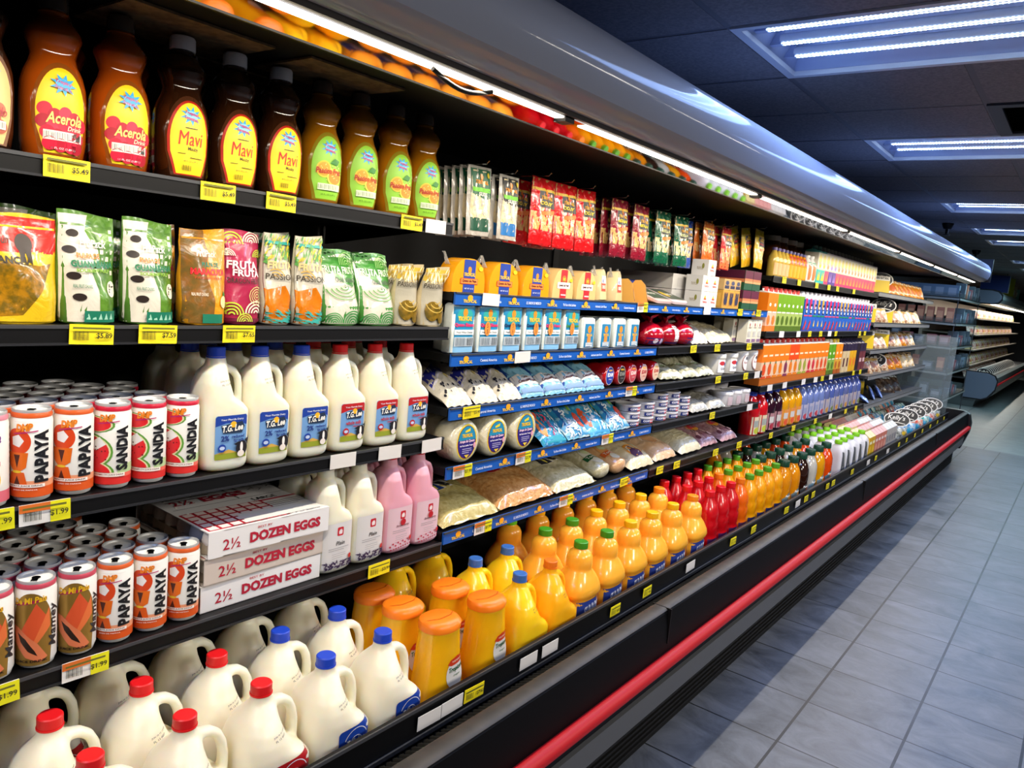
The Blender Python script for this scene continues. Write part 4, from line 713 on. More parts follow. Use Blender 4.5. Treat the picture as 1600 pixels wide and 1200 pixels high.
for i, y in enumerate((6.98, 7.37, 7.74, 8.06, 8.38, 8.70)):
    OV.put(1.19, y, -.89, f'black oval sign on the bottom deck packs, {kl[i]} from the left', 'oval signs on the bottom deck', -.95, -.35, rest=0)
    DL[(0, 1, 2, 3, 4, 0)[i]].put(1.15, y - .02, DK + .002, f'{["silver", "blue", "red", "teal", "white and red", "silver"][i]} food pack standing below the {kl[i]} oval sign', None, -.6, -.2)
for j, d in enumerate((1.30, 1.42, 1.54)):
    for i in range(11):
        DL[(i * 2 + j * 3) % 5].put(d, 6.74 + .195 * i, DK + .04 * j, f'flat food pack on the bottom deck, {["front", "middle", "back"][j]} layer behind the signs, {NTH[i]} from the left', 'food packs behind the oval signs', .2 * math.sin(i + j), -.6)
# ================================================================ cheese bay
def trop(x, y, s=1, c='f2c21c'): return [('e', x, y + .012 * s, .008 * s, .010 * s, 'f08a1c'), ('t', 'TROPICAL', x, y - .002 * s, .011 * s, c, {'w': .05 * s, 'b': .04})]
def hang(fc, head, top, lab, tail=None, w=.112, h=.205, word='MEXICAN', shred='c8964e'):
    L = [('r', -w / 2 + .002, .004, w / 2 - .002, h - .004, glossy_film(shred, 'dcb87a', 130))]
    L += [('p', [(-w / 2 + .001, h - .002), (w / 2 - .001, h - .002), (w / 2 - .001, h * .52), (w * .2, h * .42), (0, h * .5), (-w * .25, h * .4), (-w / 2 + .001, h * .5)], glossy_film(head)), ('r', -w / 2 + .001, .004, w / 2 - .001, .045, glossy_film(tail or head))]
    L += [('r', -w / 2 + .001, h * .80, w / 2 - .001, h * .84, 'd8b42c'), ('p', [(-.028, h * .8), (w / 2 - .008, h * .8), (w / 2 - .008, h * .56), (-.02, h * .56)], '15130f')] + trop(.008, h * .715, 1, 'e8a81c') + [('t', word, .008, h * .625, .011, lab, {'w': .054, 'b': .05}), ('p', [(-.012, h * .5), (w / 2 - .01, h * .54), (w / 2 - .01, h * .48), (-.008, h * .44)], 'e07a2c')]
    P = deli(fc, L, w, h, .02)
    return K('cheese_bag', 'cheese bag', [(a, m) for a, m in P])
def slices(head, tail, band, w=.10, h=.19):
    L = [('r', -w / 2 + .012, .012, w / 2 - .008, h - .012, glossy_film('d8c69a', 'e6d8b4', 50)), ('p', [(-w / 2 + .01, h - .008), (w / 2 - .006, h - .008), (w / 2 - .006, h * .56), (.02, h * .52), (-.005, h * .56), (-w / 2 + .01, h * .6)], head), ('r', -w / 2 + .012, .012, w / 2 - .008, .048, tail)] + trop(.004, h * .78, .95, 'e8961c') + [('r', -w / 2 + .014, h * .63, w / 2 - .01, h * .69, band), ('t', 'SLICES', .01, h * .6, .010, 'f0f0e8', {'w': .036, 'b': .04}), ('e', .03, h * .88, .008, .008, 'd8c22c')]
    return K('cheese_slice_pack', 'cheese pack', deli('b9b4ac', L, w, h, .012))
HK = {'cl': slices('0f5a3a', '0c4a34', '6ac41c'), 'cb': slices('1a1a1c', '1f6fb4', '6ac41c', .088, .185), 'rd': hang('d01414', 'd8141a', 0, 'e8d23a', word='COLBY'), 'mr': hang('7a1024', '8c142c', 0, 'e8d23a', word='MEXICAN'), 'gr': hang('0e4a34', '0f5a3c', 0, 'd8dca0', word='MOZZARELLA', shred='e0d8b8'), 'bl': hang('1a3a8c', '1c44a0', 0, 'e8e8f0', word='QUESO', shred='e6dcc0'), 'og': hang('b5541c', 'c4641c', 0, 'f2f0ea', word='TACO', w=.105, h=.175), 'rg': hang('c41c24', 'c8242c', 0, 'f2f0ea', 'e07a4a', word='FIESTA', w=.105, h=.195, shred='e08a5a'), 'yr': hang('d8b40c', 'e8c818', 0, 'c41c14', 'e0a81c', word='RALLADO', w=.12, h=.195, shred='e0b04a')}
HN = {'cl': 'clear green-headed cheese slice pack', 'cb': 'clear blue-tailed cheese slice pack', 'rd': 'bright red shredded cheese bag', 'mr': 'maroon shredded cheese bag', 'gr': 'dark green shredded cheese bag', 'bl': 'blue shredded cheese bag', 'og': 'orange taco cheese bag', 'rg': 'red and orange cheese bag', 'yr': 'yellow and red cheese bag'}
pegs = [('cl', 1.655, 4, .02), ('cb', 1.785, 2, .02), ('rd', 1.955, 1, .09), ('rd', 2.085, 3, .032), ('rd', 2.215, 1, .03), ('mr', 2.44, 3, .034), ('mr', 2.60, 1, .03), ('gr', 2.79, 2, .034), ('gr', 2.965, 2, .034), ('bl', 3.095, 0, .03), ('og', 3.23, 1, .034), ('rg', 3.44, 1, .034), ('yr', 3.62, 0, 0), ('yr', 3.68, 0, 0), ('yr', 3.74, 0, 0), ('yr', 3.80, 0, 0), ('yr', 3.875, 0, 0)]
cnt = {}; tot = {}
for k, y, n, s_ in pegs: tot[k] = tot.get(k, 0) + 1
pm = M('9a9b9e', .25, metal=1)
for k, y, n, s_ in pegs:
    i = cnt.get(k, 0); cnt[k] = i + 1; z = {'og': .14, 'rg': .12, 'yr': .155}.get(k, .104)
    fan = {3.62: (.0, .52), 3.68: (.01, .4), 3.74: (.0, .28), 3.80: (.0, .16)}.get(y, (0, -.04))
    d0 = {'bl': 1.455}.get(k, 1.415) + (.03 if k == 'yr' and y < 3.87 else 0)
    for j in range(n + 1):
        wh = (f'front one, {NTH[i]} of its colour from the left' if tot[k] > 1 else 'hanging in front') if j == 0 else f'hanging {["", "second", "third", "fourth", "fifth"][j]} on its peg behind the front one' + (f', {NTH[i]} peg' if tot[k] > 1 else '')
        if k == 'yr': HK[k].put(1.415 + .034 * (4 - i), y, z, f'{HN[k]} in the fan beyond the pegs, {NTH[i]} from the left', 'fanned yellow cheese bags', 0, -.08, fan[1] * .8, rest=0); continue
        HK[k].put(d0 + (s_ + .004) * j, y - .005 * j, z - .002 * j, HN[k] + ', ' + wh, 'cheese bags hanging on pegs', -.05 - .03 * math.sin(y * 7), -.05, .03 * math.sin(y * 9), rest=0)
    if k == 'yr' and i < 4: continue
    zt = z + {'og': .175, 'rg': .195, 'yr': .195, 'cl': .19, 'cb': .185}.get(k, .205) + .004
    pegb = B().tube([(-1.88, y, CZ + zt + .004), (-d0 + .012, y, CZ + zt + .004), (-d0 + .022, y, CZ + zt + .012)], .0025, pm, 8); ob('peg_hook', pegb.mesh('p'), case)
# ---- half-round cheeses
def wheelhalf(c, lab, w=.14, h=.094, t=.055, round_=1, kind='cheese_wedge'):
    P = [(y, z) for y, z in [(-w / 2, 0), (w / 2, 0)] + [(w / 2 * math.cos(a) ** .8 if math.cos(a) > 0 else -w / 2 * abs(math.cos(a)) ** .8, .25 * h + .75 * h * math.sin(a)) for a in [pi * k / 18 for k in range(19)]]]
    b = B(); R = [[(x, y * s_, z * (1 if s_ == 1 else .985) + (0 if s_ == 1 else .001)) for y, z in P] for x, s_ in ((t / 2, .96), (t / 2 - .006, 1), (-t / 2 + .006, 1), (-t / 2, .96))]; b.loft(R, M(c, .25, coat=.7)); me = b.mesh('cheese', 50)
    q = random.Random(4); FE = []                      # crimped film ends
    for sx in (-1, 1):
        fb = B(); v = []
        for i in range(7):
            a = -.7 + 1.4 * i / 6; v += [(-.002 + .012 * math.sin(i * 2.2), sx * w * .40, h * .78), (.02 * math.sin(i * 3.1), sx * (w * .40 + .018 + .008 * q.random()), h * .80 + .028 * math.cos(a) + .014 * a)]
        fb.add(v, [(2 * i, 2 * i + 2, 2 * i + 3, 2 * i + 1) for i in range(6)], M('e6e0d6', .12, alpha=.25, coat=.6)); FE.append(('film_end', fb.mesh('film', 0, False)))
    return K(kind, 'cheese', [('cheese', me), ('label', label(lab, pflat(t / 2)))] + FE)
qp = [('r', -.024, .002, .024, .09, '1c3c98')] + trop(0, .052, .9) + [('r', -.036, .024, .036, .040, 'c2381c'), ('r', -.034, .0255, .034, .0385, 'e08a3a'), ('t', 'Queso de Papa', 0, .032, .009, '6a1410', {'w': .06, 'b': .05}), ('t', 'NET WT 16 OZ', 0, .012, .004, 'e0e4f0'), ('e', .045, .068, .009, .006, 'e8d81c')]
qs = [('r', -.018, .002, .018, .092, 'd0202a'), ('e', 0, .062, .012, .012, 'a8722c'), ('t', 'MI', 0, .062, .01, 'e8c23a', {'b': .04}), rr(-.036, .032, .036, .052, .003, 'f0e8e0'), ('t', 'Queso de Freir', 0, .042, .009, '4a1410', {'w': .058, 'b': .05}), ('r', -.014, .01, .014, .014, 'f0d0d0'), ('e', .04, .06, .008, .006, 'd8c81c')]
qw = [('r', -.03, .03, .03, .058, 'd8341c'), ('p', [(-.034, .058), (.034, .058), (.03, .085), (-.026, .085)], 'efe2d8'), ('t', 'CHEESE', 0, .045, .012, 'f4e8e0', {'w': .045, 'b': .04}), ('e', -.012, .066, .008, .007, '3a4a9c')]
C1, C2, C3 = wheelhalf('e89c16', qp, .142), wheelhalf('dcbb7c', qs, .122, .096), wheelhalf('e2cc9c', qw, .098, .108, .04)
for i, y in enumerate((1.585, 1.742, 1.902)): C1.put(1.40, y, -.057, f'golden half-round cheese with blue band, {NTH[i]} from the left', 'half-round cheeses')
for i, y in enumerate((2.05, 2.192)): C2.put(1.40, y, -.057, f'pale half-round cheese with red band, {["left", "right"][i]} one', 'half-round cheeses')
for i, y in enumerate((2.325, 2.437)): C3.put(1.405, y, -.057, f'cream rounded cheese with red square label, {["left", "right"][i]} one', 'half-round cheeses', .3, -.1)
vb = B().prism([(.045, 0), (-.05, 0), (-.05, .03), (-.012, .085), (.01, .088), (.028, .07)], -.042, .042, M('d8a04a', .3, coat=.6)).mesh('cheese', 30)
C4 = K('cheese_wedge', 'cheese', [('cheese', vb), ('label', label([('e', 0, .03, .02, .026, 'b8402c'), ('e', 0, .03, .012, .018, 'e0c08a')], pray(vb), .01, .01))])
for i, y in enumerate((2.57, 2.675)): C4.put(1.44, y, -.057, f'amber cheese wedge beside the cream cheeses, {["left", "right"][i]} one', 'amber cheese wedges', .45)
flatp = lambda c, lab, w=.15, l=.16, t=.02: K('cheese_pack', 'cheese pack', [('tray', B().se([(0, l / 2 - .006, w / 2 - .006, 6), (t * .3, l / 2, w / 2, 7), (t * .8, l / 2, w / 2, 7), (t, l / 2 - .006, w / 2 - .006, 6)], M(c, .25, coat=.6), 40).mesh('tray', 40)), ('label', label(lab, lambda u, v, o: (-v, u * .75, t + o), lift=.0002))])
FP = [flatp('3a4aa0', [('r', -.09, -.05, .09, .05, '2c3c98'), ('t', 'QUESO', 0, 0, .025, 'dfe4f2', {'w': .1, 'b': .04})]), flatp('d8c4c4', [('r', -.09, -.06, .09, .06, '3f4a3c'), ('e', -.03, 0, .03, .03, 'd8b42c'), ('t', 'COTIJA', .03, 0, .02, 'e8e4d8', {'w': .08, 'b': .04})]), flatp('d8b8b4', [('r', -.09, -.06, .09, .06, '4a5a48'), ('t', 'OAXACA', 0, 0, .022, 'e8e4d8', {'w': .1, 'b': .04})])]
for i, (k, d, y, z, ry) in enumerate(((2, 1.455, 2.80, .0, .3), (1, 1.46, 2.958, .0, .3), (2, 1.64, 2.86, .0, 0), (1, 1.64, 2.86, .023, 0), (0, 1.63, 2.85, .046, .0), (0, 1.625, 2.86, .069, .0))):
    FP[k].put(d, y, -.057 + z, ['grey green flat cheese pack sloping at the shelf front', 'grey green pack with yellow spot sloping beside the white box', 'grey green flat pack at the bottom of the pile', 'grey green flat pack in the middle of the pile', 'blue flat cheese pack below the topmost one', 'topmost blue flat cheese pack on the pile'][i], 'flat cheese packs in a pile', 0, ry)
def bx(w, dp, h, c, front, side=None, kind='food_box', cat='box'):
    P = [('carton', B().box(-dp, 0, -w / 2, w / 2, 0, h, M(c, .45)).mesh('carton')), ('label', label(front, pflat(0)))]
    if side: P.append(('side_print', label([q for q in side], lambda u, v, o: (-dp / 2 + u * min(1, dp / .16), -w / 2 - o, v))))
    return K(kind, cat, P)
wbx = bx(.084, .078, .068, 'dcdad6', [('r', -.032, .01, .032, .06, 'efece6'), ('p', [(0, .055), (.014, .036), (-.014, .036)], 'e0961c'), ('r', -.014, .032, .014, .037, 'c8301c'), ('t', 'TROPICAL', 0, .022, .009, 'c8301c', {'w': .048, 'b': .04}), ('e', 0, .044, .006, .006, 'f2c83a')], [('t', 'TROPICAL', 0, .03, .012, '9a8a6a', {'w': .06}), ('e', .03, .04, .012, .012, '8a8a3a')])
for i, (y, z) in enumerate(((3.175, 0), (3.263, 0), (3.175, .0695), (3.263, .0695), (3.215, .139))): wbx.put(1.375, y, -.057 + z, f'small white printed box, {["left of the bottom pair", "right of the bottom pair", "left of the middle pair", "right of the middle pair", "alone on top of the stack"][i]}', 'white boxes in a stack')
gb = bx(.17, .26, .066, 'c2bfba', [('r', -.04, .01, .04, .05, 'b5b2ae')])
for i in range(2): gb.put(1.475, 3.13, -.057 + .068 * i, f'plain grey box beside the white stack, {["lower", "upper"][i]} one', 'grey boxes beside the white stack')
kb = bx(.066, .08, .084, 'c8963c', [('r', -.024, .012, .024, .075, 'a8783a'), ('e', 0, .035, .02, .02, '2a3050'), ('e', -.01, .06, .008, .012, '232a4a'), ('e', .012, .06, .008, .012, '232a4a')], [('r', -.06, .01, .06, .07, 'd8a84a')])
kb2 = bx(.066, .08, .05, 'c8a46a', [('r', -.026, .006, .026, .045, 'b8945a'), ('r', -.026, .006, .026, .02, '2a3050'), ('e', 0, .032, .02, .01, '3a4468')])
for i in range(3):
    kb.put(1.372, 3.40 + .0685 * i, -.057, f'ochre box with dark blue print, {["left", "middle", "right"][i]} of the lower three', 'ochre boxes'); kb2.put(1.372, 3.40 + .0685 * i, -.057 + .0855, f'low tan and blue box, {["left", "middle", "right"][i]} of the upper three', 'ochre boxes')
mb = bx(.108, .2, .094, '0f4a30', [('r', -.053, .05, .053, .093, '5a1636'), ('r', -.053, .040, .053, .054, 'c4744a'), ('r', -.053, .032, .053, .042, 'd89a6a')], [('r', -.099, .05, .099, .093, '4a1230'), ('r', -.099, .036, .099, .052, 'c4744a')])
for i, (y, z) in enumerate(((3.665, 0), (3.776, 0), (3.665, .096), (3.776, .096))): mb.put(1.372, y, -.057 + z, f'green box with maroon top stripe, {["lower left", "lower right", "upper left", "upper right"][i]} of four', 'green and maroon boxes')
# ---- second cheese shelf
def block(w, h, lab, c='d2d9d4', t=.045, film=None):
    b = B().se([(0, t / 2 - .004, w / 2 - .004, 5), (.004, t / 2, w / 2, 6), (h * .95, t / 2 - .002, w / 2 - .001, 6), (h, t / 2 - .008, w / 2 - .006, 5)], M(c, .25, coat=.6, bump=.15, bs=40), 40); me = b.mesh('cheese', 50)
    return K('cheese_block', 'cheese', [('cheese', me), ('label', label(lab, (lambda g: lambda u, v, o: g(u * 1.05, v * 1.06, o))(pray(me)), w / 8, h / 8))])
def tb(c1, c2, seal, cloth, name):
    L = [('r', -.0445, .004, .0445, .125, '1c86b4'), ('e', 0, .1, .03, .02, '2aa09a'), ('r', -.0445, .004, .0445, .02, '7fb4d8')] + trop(0, .094, 1.1) + [('t', name, 0, .075, .011, c1, {'w': .076, 'b': .05}), ('r', -.038, .050, .038, .063, 'e6ecec'), ('t', 'Fresh White Cheese', 0, .0565, .005, '1a2a3a', {'w': .062}), ('r', -.038, .02, .038, .044, 'b9c4cc')] + bars(-.034, .004, .022, .042, 10, '6a7680') + bars(.008, .034, .022, .042, 9, '20242a')
    if seal: L += [('e', seal, .066, .012, .019, 'f08a3a'), ('t', '5', seal, .074, .011, '2a1a10'), ('t', '5', seal, .059, .011, '2a1a10')]
    return block(.095, .138, L)
BK = [tb('e0306a', 0, None, 0, 'Queso Blanco'), tb('e0306a', 0, -.012, 0, 'Queso Blanco'), tb('14305a', 0, -.004, 0, 'Queso del Pais'), tb('14305a', 0, .006, 0, 'Queso del Pais'), tb('e0306a', 0, -.018, 0, 'Queso Fresco'), tb('4a8a2a', 0, -.008, 0, 'Queso Fresco')]
for i, (y, n) in enumerate(((1.572, 'no seal'), (1.68, 'pink writing and orange seal'), (1.79, 'navy writing'), (1.897, 'navy writing and low seal'), (2.003, 'yellow spot'), (2.115, 'green writing'))): BK[i].put(1.385, y, -.224, f'tall white cheese block with teal label, {NTH[i]} from the left', 'tall cheese blocks with teal labels', .04 * math.sin(i * 3))
sm = [('r', -.03, .006, .03, .082, '1c7aa8'), ('e', 0, .064, .012, .012, 'f08a1c'), ('t', 'TROPICAL', 0, .046, .009, 'f2c21c', {'w': .04, 'b': .04}), ('e', -.002, .03, .011, .02, 'f08a3a'), ('r', -.022, .008, .022, .022, 'dfe6ea')] + lines(-.02, .02, .019, 3, .005, .0015, '4a5a6a')
SB = block(.088, .108, sm)
for i, y in enumerate((2.228, 2.34, 2.445, 2.552)): SB.put(1.388, y, -.224, f'short white cheese block with small blue label, {NTH[i]} from the left', 'short cheese blocks', .05)
for i in range(6): SB.put(1.445, 1.6 + .105 * i, -.224, f'short white cheese block behind the tall ones, {NTH[i]} from the left', 'cheese blocks in the second row')
for i in range(4): SB.put(1.445, 2.24 + .105 * i, -.224, f'white cheese block behind the short front ones, {NTH[i]} from the left', 'cheese blocks in the second row')
def ballbag(c, lab):
    b = B().lathe([(.03, 0), (.058, .006), (.068, .03), (.069, .055), (.06, .083), (.04, .1), (.017, .108), (.010, .115), (.02, .124), (.03, .138)], M(c, .14, coat=1, bump=.35, bs=30), 32); me = b.mesh('bag', 70)
    for v in me.vertices:
        v.co.z *= .86
        if v.co.z > .095: v.co.x *= 1 + .5 * math.sin(math.atan2(v.co.y, v.co.x) * 5); v.co.z += .008 * math.sin(math.atan2(v.co.y, v.co.x) * 3 + 1)
    return K('cheese_ball', 'cheese', [('bag', me), ('label', label(lab, pray(me), .008, .01))])
RB1, RB2 = ballbag('a80a24', [('r', -.06, .008, .06, .034, '3a1a5a'), ('e', -.03, .022, .01, .01, 'e0d8e0'), ('e', 0, .022, .01, .01, 'c8b8d8'), ('e', .028, .022, .01, .01, 'd8c8e0')]), ballbag('a00820', [('r', -.018, .02, .02, .088, 'd8d6da'), ('r', -.014, .07, .016, .08, '8a8a90'), ('r', -.05, .004, .05, .016, '3a1a5a')])
for i, (k, y) in enumerate(((RB1, 2.765), (RB2, 2.908), (RB1, 3.052))): k.put(1.425, y, -.224, f'round cheese in tied red film, {["left", "middle with white sticker", "right"][i]}', 'red wrapped round cheeses', (0, 0, .6)[i])
def flatbag(c, lab, w=.15, l=.2, t=.04, var=None, vs=60, kind='cheese_bag', cat='cheese bag', m=None):
    b = B(); n = 16; v = []; f = []
    for s_ in (1, -1):
        for i in range(n + 1):
            for j in range(n + 1):
                u, q = -1 + 2 * i / n, -1 + 2 * j / n; p = max(0, (1 - abs(u) ** 3.2) * (1 - abs(q) ** 3.2)) ** .55
                z = t * .3 + (t * .7 * p if s_ > 0 else -t * .3 * p) + (.005 * math.sin(u * 7 + q * 4) * math.cos(q * 6 - u * 3) * p if s_ > 0 else 0)
                v.append((-q * l / 2, u * w / 2, z + .0022 * (1 - p) * math.sin(u * 11 + q * 9)))
    for s_ in (0, 1):
        o = s_ * (n + 1) ** 2
        for i in range(n):
            for j in range(n): f.append((o + i * (n + 1) + j, o + i * (n + 1) + j + 1, o + (i + 1) * (n + 1) + j + 1, o + (i + 1) * (n + 1) + j))
    b.add(v, f, m or glossy_film(c, var, vs)); me = b.mesh('bag', 80); return K(kind, cat, [('bag', me)] + ([('label', label(lab, ptop(me), w / 9, l / 9))] if lab else []))
WR = flatbag('e4dccc', [('p', [(-.05, .08), (.05, .09), (.06, .06), (-.055, .05)], 'c8141c'), ('t', 'QUESO', 0, .01, .03, '8a1a24', {'w': .1, 'b': .03})] + strokes(-.06, .06, -.08, 0, 26, '5a3a44', .012, .0012), .17, .19, .05)
WR.put(1.475, 3.215, -.224, 'white cheese bag with red top leaning on the shelf', None, 0, .5)
CB_ = flatbag('ded2ac', lines(-.05, .05, .03, 4, .018, .006, 'b8a878'), .15, .2, .05, 'e6dcc0', 30)
CB_.put(1.48, 3.40, -.224, 'pale cream cheese bag sloping toward the shelf edge', None, 0, .4); CB_.put(1.50, 3.56, -.224, 'pale cream cheese bag beside the small cartons', None, 0, .3)
CT = bx(.062, .05, .118, 'e9e2cc', [('r', -.026, .004, .026, .02, '8a6a8a'), ('e', 0, .092, .007, .009, 'a83a44'), ('t', 'SALIM', 0, .078, .008, '5a2a34', {'w': .034}), ('r', -.02, .03, .02, .06, 'c4c0b8')], None, 'cheese_carton')
for i, (d, y) in enumerate(((1.372, 3.765), (1.372, 3.835), (1.372, 3.905), (1.43, 3.72), (1.43, 3.79), (1.43, 3.86), (1.49, 3.74), (1.49, 3.81))): CT.put(d, y, -.224, f'narrow cream cheese carton, {["left of the front three", "middle of the front three", "right of the front three", "left in the second row", "middle in the second row", "right in the second row", "left at the back", "right at the back"][i]}', 'narrow cream cartons')
# ---- third cheese shelf
cowb = flatbag('dcd4c2', [('p', [(-.075, .02), (.02, .06), (.075, .03), (.075, -.015), (.0, .02), (-.075, -.03)], '2a2f92'), ('p', [(-.075, -.033), (0, .014), (.075, -.02), (.075, -.026), (0, .006), (-.075, -.04)], 'e6e0ea'), ('e', .03, .0, .016, .012, 'c8b42c')] + blobs(-.07, .07, -.09, -.04, 12, .0045, ['20202a']) + blobs(-.07, .07, .06, .1, 12, .0045, ['20202a']), .16, .22, .045)
for i, (d, y, z, ry, rz) in enumerate(((1.462, 1.577, 0, .42, .0), (1.46, 1.694, .0, .46, .0), (1.462, 1.811, 0, .44, 0), (1.70, 1.58, .0, .2, .0), (1.70, 1.70, .0, .2, 0), (1.70, 1.815, .0, .2, 0))): cowb.put(d, y, -.371 + z, f'white and blue spotted cheese bag, {NTH[i % 3]} from the left in the {["front", "back"][i // 3]} layer', 'spotted cheese bags', rz, ry, sc_=(1, .66, 1))
lbag = flatbag('6fb0d0', [('p', [(-.06, .09), (-.05, .09), (-.05, -.09), (-.06, -.09)], '1f4a9a'), ('e', 0, -.005, .05, .03, '8ac4dc'), ('p', [(-.03, .035), (.03, .035), (.02, .05), (-.02, .05)], 'd8a42c'), ('p', [(-.055, -.02), (.055, -.03), (.055, -.07), (-.055, -.06)], 'ece4d8'), ('t', 'TROPICAL', 0, .018, .014, 'c8941c', {'w': .06, 'b': .04}), ('t', 'Crema', 0, -.035, .012, '6a2a24', {'w': .036}), ('t', 'Centroamericana', 0, -.05, .011, '6a2a24', {'w': .088, 'b': .03}), ('r', -.055, -.092, .055, -.076, '7a9ac4')], .12, .2, .042, '8ac4dc', 24, 'cream_bag', 'cream bag')
for i, (d, y, z, ry) in enumerate(((1.455, 1.932, 0, .5), (1.455, 2.058, 0, .5), (1.455, 2.184, 0, .5), (1.455, 2.308, 0, .5), (1.66, 1.932, .0, .3), (1.66, 2.058, .0, .3), (1.66, 2.184, .0, .3), (1.66, 2.308, .0, .3))): lbag.put(d, y, -.371 + z, f'light blue cream bag leaning, {NTH[i % 4]} from the left in the {["front", "back"][i // 4]} layer', 'light blue cream bags', 0, ry)
def edam(c, o1, o2):
    b = B().lathex([(.018, .052), (.034, .05), (.0405, .042), (.042, .02), (.042, -.02), (.040, -.045), (.03, -.052)], M(c, .14, coat=1), 36, (0, .042)); me = b.mesh('cheese', 60)
    return K('round_cheese', 'cheese', [('cheese', me), ('label', label([('e', 0, .042, .031, .034, 'e8dcd8'), ('e', 0, .042, .029, .032, o1), ('t', 'EDAM', 0, .046, .015, o2, {'w': .042, 'b': .05}), ('t', 'cheese', 0, .03, .006, o2), ('t', 'TROPICAL', 0, .062, .006, 'e8b41c', {'w': .028, 'b': .04})], pray(me), .008, .008))])
ED = [edam('b8121c', '1c3a9c', 'e8e8f0'), edam('b8121c', '2a2422', '8a8a80'), edam('c4141c', 'c2404a', 'f0d8d0'), edam('9c0c20', 'e0b09a', 'a8383c'), edam('b8121c', 'e8c8a8', 'b8483c')]
for i, y in enumerate((2.422, 2.51, 2.598, 2.686, 2.79)):
    ED[i].put(1.43, y, -.371, f'red waxed round cheese with {["blue", "black", "rose", "dull peach", "cream"][i]} oval label', 'red waxed cheeses', .05)
    ED[2].put(1.55, y, -.371, f'red waxed round cheese behind the {["blue", "black", "rose", "dull peach", "cream"][i]} labelled one', 'red waxed cheeses in the second row', .05)
CLB = M('cdc8b0', .14, bump=.6, bs=40, coat=.8, var='9a9a78', vs=26); clb = flatbag('cdc8b0', [('e', 0, 0, .04, .025, 'd8e0cc'), ('e', 0, 0, .034, .02, '9ab88a'), ('e', 0, 0, .03, .017, 'e2e6d8')], .16, .18, .05, m=CLB)
for i, (d, y, z) in enumerate(((1.45, 2.94, 0), (1.45, 3.11, 0), (1.45, 3.28, 0), (1.52, 3.05, .05), (1.53, 3.23, .05))): clb.put(d, y, -.371 + z, f'clear bag of white cheese with a green oval, {["left", "middle", "right", "left on top", "right on top"][i]}', 'clear cheese bags', .1 * (i - 2), .15)
def tub(r, h, c, lid, lab, kind='cheese_tub'):
    b = B().lathe([(r * .86, 0), (r * .88, .002), (r * .96, h * .8), (r * .96, h * .82)], M(c, .35), 30); me = b.mesh('body', 50)
    l = B().lathe([(r, h * .8), (r, h * .96), (r * .97, h), (r * .9, h), (r * .88, h * .97), (.001, h * .97)], lid if not isinstance(lid, str) else M(lid, .3), 30, cap=False).mesh('lid', 40)
    P = [('body', me), ('lid', l)]
    if lab: P.append(('label', label(lab, pcyl(r * .955), .006, 0)))
    return K(kind, 'tub', P)
WT = tub(.066, .1, 'e2ddd0', 'd8d6d0', [('r', -.04, .012, .04, .07, 'f0eef0'), ('e', -.014, .056, .02, .01, 'c4343c'), ('e', .02, .05, .018, .012, '3a5a9c'), ('t', 'QUESO', 0, .03, .012, '4a4a5a', {'w': .05})]); OT = tub(.064, .108, 'dcd8d0', 'e4e2de', [('e', 0, .05, .032, .042, 'a85a54'), ('e', 0, .05, .029, .039, 'eceae6'), ('t', 'Ricotta', 0, .05, .011, 'a83a44', {'w': .04}), ('e', 0, .072, .01, .009, '4a4a5a')])
for i, (k, y) in enumerate(((WT, 3.45), (WT, 3.60), (OT, 3.745), (OT, 3.88))): k.put(1.42, y, -.371, f'white plastic tub with {["printed label, left one", "printed label, right one", "oval label, left one", "oval label, at the shelf end"][i]}', 'white tubs on the third cheese shelf')
# ---- fourth cheese shelf
def ringcheese(r, t):
    b = B().lathex([(r * .75, t / 2 + .003), (r * .88, t / 2), (r * .97, t / 2 - .008), (r, t / 2 - .02), (r, -t / 2 + .015), (r * .93, -t / 2), (r * .5, -t / 2 - .002)], M('ded6bc', .16, coat=.9, bump=.45, bs=34, var='cfc6a4', vs=20), 44, (0, r)); me = b.mesh('cheese', 70)
    s_ = r / .07; L = [('e', 0, r, .047 * s_, .057 * s_, 'f0d83a'), ('e', 0, r, .043 * s_, .053 * s_, '8a1f2c'), ('e', 0, r, .041 * s_, .051 * s_, '2a1f7a'), ('p', [(-.041 * s_, r + .006)] + [(.041 * s_ * math.cos(a), r + .051 * s_ * math.sin(a)) for a in [pi - pi * k / 16 for k in range(1, 16)]] + [(.041 * s_, r + .006)], '1f8ab0'), ('p', [(-.012 * s_, r + .036 * s_), (.012 * s_, r + .044 * s_), (.012 * s_, r + .034 * s_), (-.01 * s_, r + .03 * s_)], 'e8d22c')]
    L += [('t', 'TROPICAL', 0, r + .021 * s_, .012 * s_, 'f2c21c', {'w': .05 * s_, 'b': .05}), ('t', 'Arepa de Queso', 0, r + .002, .012 * s_, 'e8c4dc', {'w': .07 * s_, 'b': .04}), ('t', 'de Pura Leche Tropical', 0, r - .011 * s_, .007 * s_, 'e8e0f0', {'w': .066 * s_, 'b': .04})] + lines(-.022 * s_, .022 * s_, r - .022 * s_, 3, .006 * s_, .002, 'b8b0d0') + [('p', [(-.012 * s_, r - .040 * s_), (.012 * s_, r - .040 * s_), (0, r - .05 * s_)], 'e8c22c'), ('e', .034 * s_, r - .012 * s_, .006 * s_, .009 * s_, 'e0a0b8')]
    return K('round_cheese', 'cheese', [('cheese', me), ('label', label(L, pray(me), .012, .012))])
RC, RC2 = ringcheese(.0635, .075), ringcheese(.0668, .08)
